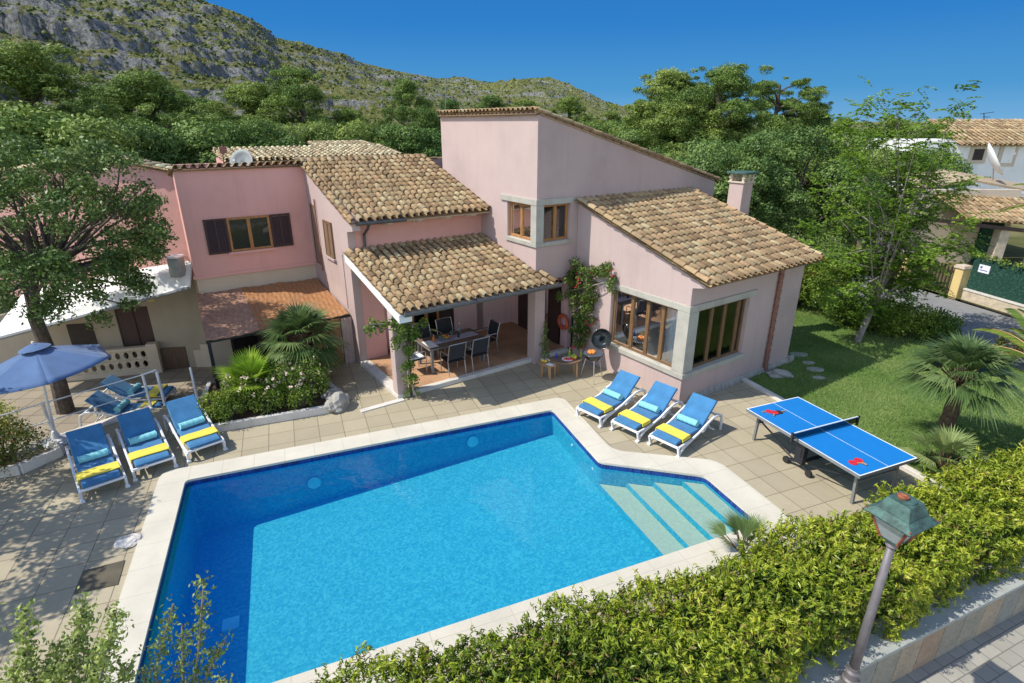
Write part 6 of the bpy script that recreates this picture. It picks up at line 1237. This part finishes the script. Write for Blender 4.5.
# --- bougainvillea and climbers ---
def climber(name, label, base, path, rad, dens, mat, size, fl=None, cat='climber'):
    t = thing(name, label, cat, base); m = MB(); m.tube([tuple(base)]+[tuple(p) for p in path[:3]], [.035, .03, .025, .02], 6)
    for a, b in zip(path[2:], path[3:]): m.tube([tuple(a), tuple(b)], .015, 5)
    m.build('stem', 'pale_bark', t); g = np.random.default_rng(len(path)); cs = []; rs = []
    for k, p in enumerate(path):
        for _ in range(4): cs.append(np.array(p)+g.normal(0, rad*.55, 3)); rs.append(rad*(.45+.5*g.random()))
    foliage('leaves', mat, t, cs, rs, dens, size, .6, 1, .9, None, .6, .8)
    if fl:
        ks = [i for i in range(len(cs)) if g.random() < fl[1]]; cnt = len(ks)*fl[3]; k = np.array(ks)[g.integers(0, len(ks), cnt)]; d = g.normal(0, 1, (cnt, 3)); d /= np.linalg.norm(d, axis=1)[:, None]; P = np.array(cs)[k]+d*(np.array(rs)[k]*.98)[:, None]; P5 = np.repeat(P, 6, 0)+g.normal(0, fl[2]*.5, (cnt*6, 3)); V, F = leaves(P5, np.repeat(d, 6, 0), fl[2], .9, .8); 
        for i in range(cnt): nmesh('flower', V[i*24:i*24+24], F[:6], fl[0], t)
    return t
bp = [HW(10.38, v, z) for v, z in ((11.6, .7), (11.7, 1.0), (11.75, 1.35), (11.7, 1.65), (11.75, 1.95), (11.8, 2.25), (11.75, 2.55), (11.85, 2.8), (11.45, 1.1), (11.35, 1.4), (11.35, 1.7), (11.35, 2.0), (11.4, 2.3), (11.4, 2.55))]+[HW(10.45, v, z) for v, z in ((11.2, 2.85), (10.9, 2.95), (10.65, 2.9), (10.5, 2.7))]+[HW(10.2, 11.95, z) for z in (2.1, 2.5)]
climber('bougainvillea', 'tall bougainvillea with crimson flowers climbing the corner behind the barbecue', HW(10.4, 11.55, 0), bp, .20, 4200, 'climber_leaf', .07, ('flower_red', .14, .055, 3))
cp = [HW(u, v, z) for u, v, z in ((5.25, 12.1, .25), (5.2, 12.12, .6), (5.15, 12.12, .95), (5.15, 12.1, 1.3), (5.05, 12.1, 1.6), (5.0, 12.1, 1.9), (4.85, 12.15, 2.1), (5.3, 12.2, 1.4), (5.4, 12.2, 1.75), (4.6, 12.3, 2.0), (4.35, 12.35, 2.15), (5.45, 12.0, 2.05))]
climber('climbing_vine', 'green vine wrapped around the left porch column', HW(5.35, 12.05, 0), cp, .17, 2600, 'shrub_leaf', .075)
pt = thing('potted_climber', 'slim dark climber in a white pot against the right porch pillar', 'potted plant', HW(9.42, 12.0, 0)); MB().lathe([(.10, 0), (.14, .16), (.12, .16), (.001, .13)], HW(9.42, 12.0, 0), 16).build('pot', 'white_paint', pt)
gcl = np.random.default_rng(2); cs = [np.array(HW(9.40+gcl.normal(0, .05), 12.02+gcl.normal(0, .05), .25+.1*i)) for i in range(11)]; foliage('leaves', 'dark_leaf', pt, cs, [.15-.008*i for i in range(11)], 2600, .06, .6, 1, .9, None, .6, .8); MB().tube([HW(9.42, 12.0, .1), HW(9.4, 12.05, 1.25)], .01, 5).build('stem', 'bark', pt)
# --- young trees at the lower left, near the camera ---
def sapling(label, shoots, Y, mat='sapling_leaf', size=.055, dn=1., wd0=.07, group='young trees in the foreground'):
    sp = [[np.array(at_y(px, py, Y+dy)) for px, py in s] for s, dy in shoots]; x0 = np.mean([s[0][0] for s in sp]); base = np.array([x0, Y-.15, -.1])
    t = thing('young_tree', label, 'tree', tuple(base), group); m = MB(); P = []; Nn = []; Tp = []
    for s in sp:
        m.tube([tuple(base)]+[tuple(q) for q in s], [.03]+[.018-.012*i/len(s) for i in range(len(s))], 5)
        for a, b in zip(s, s[1:]):
            L = np.linalg.norm(b-a); n = int(L*480*dn); u = rng.random(n); wd = wd0*(1 if b is not s[-1] else .8); off = rng.normal(0, wd, (n, 3)); P.append(a+np.outer(u, b-a)+off); Nn.append(off/np.linalg.norm(off, axis=1)[:, None]); Tp.append(off/np.linalg.norm(off, axis=1)[:, None]*.8+np.array([0, 0, .6]))
            for _ in range(int(L*11*dn)):
                c = a+(b-a)*random.random(); d = rng.normal(0, 1, 3); d[2] = abs(d[2])*.7+.3; d /= np.linalg.norm(d); e = c+d*random.uniform(.08, .2); m.tube([tuple(c), tuple(e)], .004, 3, cap=False); n = 12; off = rng.normal(0, .03, (n, 3)); P.append(c+np.outer(rng.random(n), e-c)+off); Nn.append(np.tile(d, (n, 1))); Tp.append(np.tile(d, (n, 1))+rng.normal(0, .6, (n, 3)))
    m.build('trunk', 'pale_bark', t); P = np.concatenate(P); V, F = leaves(P, np.concatenate(Nn), size, .5, .6, np.concatenate(Tp)); nmesh('leaves', V, F, mat, t, rng.random(len(P)))
sapling('young tree with upright leafy shoots in the bottom left corner', [([(45, 720), (28, 660), (25, 612)], 0), ([(70, 720), (75, 660), (84, 600)], .05), ([(90, 720), (105, 660), (118, 612)], -.1), ([(55, 720), (52, 680), (58, 645)], .1), ([(85, 720), (92, 680), (98, 650)], .1), ([(10, 720), (14, 690), (16, 665)], 0), ([(105, 720), (122, 690), (126, 668)], 0), ([(35, 720), (40, 690), (62, 670)], -.05)], 4.15)
sapling('sparse young tree standing before the shaded left end of the pool', [([(185, 740), (198, 655), (204, 580)], 0), ([(190, 720), (215, 655), (226, 640)], .05), ([(165, 720), (155, 670), (173, 604)], -.05), ([(185, 740), (183, 670), (182, 625)], .1), ([(150, 720), (148, 690), (142, 672)], 0)], 4.4, size=.05, dn=.42, wd0=.06)
sapling('small leafy shoots rising at the foot of the hedge left end', [([(215, 740), (222, 700), (224, 680)], 0)], 4.3, size=.05)
# ======================= BACKGROUND OBJECTS =======================
def dish(label, c, r, nrm, stand, name='satellite_dish'):
    t = thing(name, label, 'satellite dish', tuple(stand), 'satellite dishes'); q = Vector(nrm).normalized().to_track_quat('Z', 'Y'); cc = Vector(c); m = MB(lambda x, y, z: tuple(cc+q @ Vector((x, y, z)))); n = 24; V = []; F = []
    for rr, z in ((.02, -.18*r), (.4*r, -.14*r), (.75*r, -.04*r), (r, .1*r), (r*1.01, .08*r), (.75*r, -.07*r), (.4*r, -.17*r), (.02, -.21*r)): V += [(rr*math.cos(2*math.pi*j/n), rr*1.05*math.sin(2*math.pi*j/n), z) for j in range(n)]
    F = [(i*n+j, i*n+(j+1) % n, (i+1)*n+(j+1) % n, (i+1)*n+j) for i in range(7) for j in range(n)]+[tuple(range(n))]; m.add(V, F); m.build('reflector', 'grey_box' if r < .5 else 'plastic_white', t, smooth=True)
    MB().tube([tuple(stand), tuple(cc)], .03, 6).build('mast', 'steel', t); m.v = []; m.f = []; m.tube([(0, -r*.9, 0), (0, -.1*r, r*.9)], .012, 5).box(-.04, .04, -.1*r-.04, -.1*r+.04, r*.85, r*.98).build('feed_arm', 'steel', t); return t
dish('grey satellite dish standing on the roof behind the left block', HW(3.6, 20.9, 5.42), .42, (-.15, -.9, .35), HW(3.75, 21.3, 5.2))
tag(MB(HW).tube([(3.0, 20.6, 5.1), (3.05, 20.6, 6.0)], .02, 6).box(2.95, 3.15, 20.5, 20.6, 5.75, 5.95).build('roof_antenna', 'copper_pipe'), 'small rusty antenna mast on the roof left of the grey dish', 'antenna')
tag(MB().tube([at_y(445, 120, 22), at_y(446, 78, 22)], .015, 5).build('aerial_mast', 'grey_metal'), 'thin tall aerial mast rising behind the tower left corner', 'antenna')
# white two storey house at the far right
wh = thing('white_house', 'white two storey house with a brown tiled roof at the upper right', 'house', at_y(1010, 200, 40))
def quadbox(m, pts, th=(0, .3, 0)): m.hexa([pts[0], pts[1], tuple(np.array(pts[1])+th), tuple(np.array(pts[0])+th)], [pts[3], pts[2], tuple(np.array(pts[2])+th), tuple(np.array(pts[3])+th)]); return m
YH = 40; zT, zB = at_y(965, 140, YH)[2], at_y(965, 175, YH)[2]; xl = at_y(923, 150, YH)[0]; xr = at_y(1100, 150, YH)[0]; zmid = at_y(965, 141, YH)[2]
MB().box(xl, xr, YH, YH+7, -1, zmid).build('wall', 'white_render', wh)
x0 = at_y(957, 140, YH)[0]+.3
roof_tiles('roof', wh, (x0-.3, YH+2.0, at_y(960, 129, YH+2.0)[2]), (1, 0, 0), unit(0, -1, -.36), xr-x0, 2.6, sp=.34, ex=.6, fr=ID)
roof_tiles('roof', wh, (x0+1.1, YH+5.5, at_y(975, 119, YH+5.5)[2]), (1, 0, 0), unit(0, -1, -.30), xr-x0-1, 3.4, sp=.34, ex=.6, fr=ID)
for (a, b, c, d) in ((974, 984, 149, 160), (1003, 1014, 146, 163)):
    xa, xb, za, zb = at_y(a, 150, YH)[0], at_y(b, 150, YH)[0], at_y(a, d, YH)[2], at_y(a, c, YH)[2]
    f = MB().box(xa-.25, xb+.25, YH-.06, YH-.001, za-.2, zb+.2).build('window', 'beige_stucco', wh); MB().box(xa, xb, YH-.09, YH-.061, za, zb).build('pane', 'dark_room' if a < 1000 else 'white_render', f)
tag(MB().tube([at_y(984, 124, YH+5), at_y(984, 113, YH+5)], .03, 5).tube([at_y(980, 114, YH+5), at_y(994, 112, YH+5)], .02, 4).tube([at_y(983, 117, YH+5), at_y(990, 117, YH+5)], .02, 4).build('tv_antenna', 'dark_metal'), 'small television antenna on the roof of the white two storey house', 'antenna')
# single storey house with tiled canopy
sh = thing('canopy_house', 'low white gabled house with a terracotta tiled canopy behind the green fence', 'house', (21, 27, 0)); YC = 25.5
e0, e1 = Vector(at_y(916, 214, YC)), Vector(at_y(1060, 230, YC)); r0, r1 = Vector(at_y(940, 190, YC+3.0)), Vector(at_y(1060, 199, YC+3))
dn = (e0-r0); ac_ = (r1-r0).normalized(); dnv = dn-ac_*dn.dot(ac_)
roof_tiles('canopy_roof', sh, tuple(r0-ac_*.5), tuple(ac_), tuple(dnv.normalized()), (r1-r0).length+.5, dnv.length, sp=.28, ex=.5, fr=ID)
zg = e0.z-.12; MB().box(e0.x+.2, e1.x, YC+2.6, YC+2.9, -.9, zg+.9).build('wall', 'beige_stucco', sh); MB().bar((e0.x, YC+.1, zg-.05), (e1.x, YC+.1, e1.z-.22), .14, .16).build('canopy_beam', 'shutter_wood', sh)
for px in (1001, 1040): q = at_y(px, 235, YC+.3); MB().box(q[0]-.22, q[0]+.22, YC+.1, YC+.5, -.9, q[2]+.35).build('pillar', 'cream_blocks', sh)
q0, q1 = at_y(978, 240, YC+2.5), at_y(1000, 240, YC+2.5); MB().box(q0[0], q1[0], YC+2.5, YC+2.58, -.8, q0[2]+.9).build('green_door', 'green_screen', sh)
g = [at_y(px, py, YC+3.2) for px, py in ((925, 196), (925, 191), (974, 185.5), (1045, 197), (1045, 205))]; m = MB(); n = len(g); V = g+[(x, y+4, z) for x, y, z in g]; m.add(V, [tuple(range(n)), tuple(range(2*n-1, n-1, -1))]+[(i, i+n, (i+1) % n+n, (i+1) % n) for i in range(n)]); m.build('gable_wall', 'white_render', sh)
ga, gb, gc = Vector(at_y(920, 189, YC+3.15)), Vector(at_y(974, 182, YC+3.15)), Vector(at_y(1050, 196, YC+3.15))
for a, b in ((ga, gb), (gb, gc)): m = MB(); up = Vector((0, 0, .10)); bk = Vector((0, 2.2, .35)); m.hexa([tuple(a), tuple(b), tuple(b+bk), tuple(a+bk)], [tuple(a+up), tuple(b+up), tuple(b+bk+up), tuple(a+bk+up)]); m.build('roof', 'beam_wood', sh)
dish('large white satellite dish on a pole on the roof of the low house', at_y(994, 160, YC+4), .85, (.75, -.5, .55), at_y(993, 180, YC+4.2))
# building with green panels
gb_ = thing('garage', 'white building with a wide green panelled door seen through the feathery tree', 'building', at_y(870, 260, 29)); YG = 29
gx = lambda px: at_y(px, 230, YG)[0]; gz = lambda py: at_y(870, py, YG)[2]
MB().box(gx(836), gx(910), YG, YG+5, -.9, gz(193)).build('wall', 'white_render', gb_); MB().box(gx(847), gx(893), YG-.08, YG-.002, -.05, gz(216)).build('door', 'green_panel', gb_)
# fence, pillars, gate, sign
F0, F1 = Vector((18.16, 22.06)), Vector((19.9, 13.5)); fd = (F1-F0).normalized(); fn = Vector((-fd.y, fd.x))
def FW(s, d, z): p = F0+fd*s-fn*d; return (p.x, p.y, z)
fc = thing('garden_fence', 'green mesh screened fence on a low stone wall along the road', 'fence', FW(4, 0, 0)); MB(FW).box(.35, 9, -.12, .12, -.05, .42).build('base_wall', 'cream_blocks', fc, .01); MB(FW).box(.35, 9, -.15, .15, .421, .48).build('wall_coping', 'kerb_white', fc); MB(FW).box(.35, 9, -.02, .02, .48, 1.75).build('mesh_screen', 'green_screen', fc)
sg = thing('notice_sign', 'small white notice fixed on the green mesh fence', 'sign', FW(.9, -.05, 1.4)); 
sd_ = 1 if (Vector(FW(0, 1, 0)[:2]).length < Vector(FW(0, -1, 0)[:2]).length) else -1
MB(FW).box(.62, 1.05, sd_*.03-.01, sd_*.03+.01, 1.22, 1.52).build('plate', 'plaster_sign', sg); MB(FW).box(.68, .76, sd_*.043-.002, sd_*.043+.002, 1.38, 1.46).box(.68, .98, sd_*.043-.002, sd_*.043+.002, 1.30, 1.33).build('writing', 'sign_ink', sg)
iv = [np.array(FW(s, 0, 1.78+.05*math.sin(s*3))) for s in np.arange(.3, 8, .28)]; tt_ = thing('ivy', 'trailing green ivy growing along the top of the green fence', 'climber', FW(3, 0, .3)); foliage('leaves', 'shrub_leaf', tt_, iv, [.2]*len(iv), 900, .11, .6, .8, .9, None, .6, .8)
for k, (s, lab) in enumerate(((0, 'cream gate pillar at the near end of the green fence'), (-2.6, 'cream gate pillar on the far side of the brown gate'), (-5.6, 'cream wall pillar furthest along the road'))):
    t = thing('gate_pillar', lab, 'pillar', FW(s, 0, 0), 'cream pillars along the road'); MB(FW).box(s-.18, s+.18, -.18, .18, -.05, 1.2).build('shaft', 'yellow_stucco', t, .015); MB(FW).box(s-.23, s+.23, -.23, .23, 1.201, 1.27).box(s-.2, s+.2, -.2, .2, 1.271, 1.33).build('capstone', 'beige_stucco', t, .01)
gt = thing('iron_gate', 'brown slatted gate between two cream pillars', 'gate', FW(-1.3, 0, 0)); m = MB(FW)
for i in range(13): m.box(-2.25+i*.16, -2.19+i*.16, -.02, .02, .05, 1.2)
m.build('slats', 'shutter_wood', gt); MB(FW).box(-2.3, -.3, .021, .05, .2, .27).box(-2.3, -.3, .021, .05, .95, 1.02).build('rails', 'shutter_wood', gt)
bw_ = thing('roadside_wall', 'low pale wall between the far cream pillars', 'wall', FW(-4, 0, 0)); MB(FW).box(-5.3, -2.9, -.1, .1, -.05, .8).build('body', 'cream_blocks', bw_); MB(FW).box(-5.3, -2.9, -.14, .14, .801, .86).build('coping', 'kerb_white', bw_)
# red car
cx_, cy_, _ = at_z(796, 290, -.06); car = thing('parked_car', 'red car parked behind the wing, only its tail showing', 'car', (cx_, cy_, -.06), rz=R(12))
def cp_(m, n, mt, b=0, par=car, sm=False): o = m.build(n, mt, None, b, sm); o.parent = par; return o
prof = [(-1.9, .35), (-1.95, .62), (-1.85, .85), (-1.1, .95), (-.55, 1.38), (.85, 1.42), (1.55, 1.05), (1.85, .92), (1.9, .5), (1.85, .3)]
V = [(x, -.8*(1 if z < .95 else .86), z) for x, z in prof]+[(x, .8*(1 if z < .95 else .86), z) for x, z in prof]; n = len(prof)
cp_(MB().add(V, [tuple(range(n)), tuple(range(2*n-1, n-1, -1))]+[(i, i+n, (i+1) % n+n, (i+1) % n) for i in range(n)]), 'body', 'car_red', .05)
for s in (-1, 1): cp_(MB().add([(-.95, s*.725, .98), (-.5, s*.70, 1.3), (.8, s*.70, 1.34), (1.35, s*.725, 1.06), (-.95, s*.735, .98), (-.5, s*.71, 1.3), (.8, s*.71, 1.34), (1.35, s*.735, 1.06)], [(0,1,2,3), (7,6,5,4), (0,4,5,1), (1,5,6,2), (2,6,7,3), (3,7,4,0)]), 'side_window', 'lid_black')
cp_(MB().box(1.83, 1.93, .5, .75, .75, .92), 'tail_light', 'red_rubber'); cp_(MB().box(1.83, 1.93, -.75, -.5, .75, .92), 'tail_light', 'red_rubber')
for sx in (-1.2, 1.2):
    for s in (-1, 1):
        V = []; n = 18
        for rr, d in ((.1, -.1), (.28, -.1), (.31, -.06), (.31, .06), (.28, .1), (.1, .1)): V += [(sx+rr*math.cos(2*math.pi*j/n), s*.72+d, .31+rr*math.sin(2*math.pi*j/n)) for j in range(n)]
        w = cp_(MB().add(V, [(i*n+j, i*n+(j+1) % n, (i+1)*n+(j+1) % n, (i+1)*n+j) for i in range(5) for j in range(n)]+[tuple(range(n)), tuple(5*n+j for j in range(n))]), 'wheel', 'rubber')
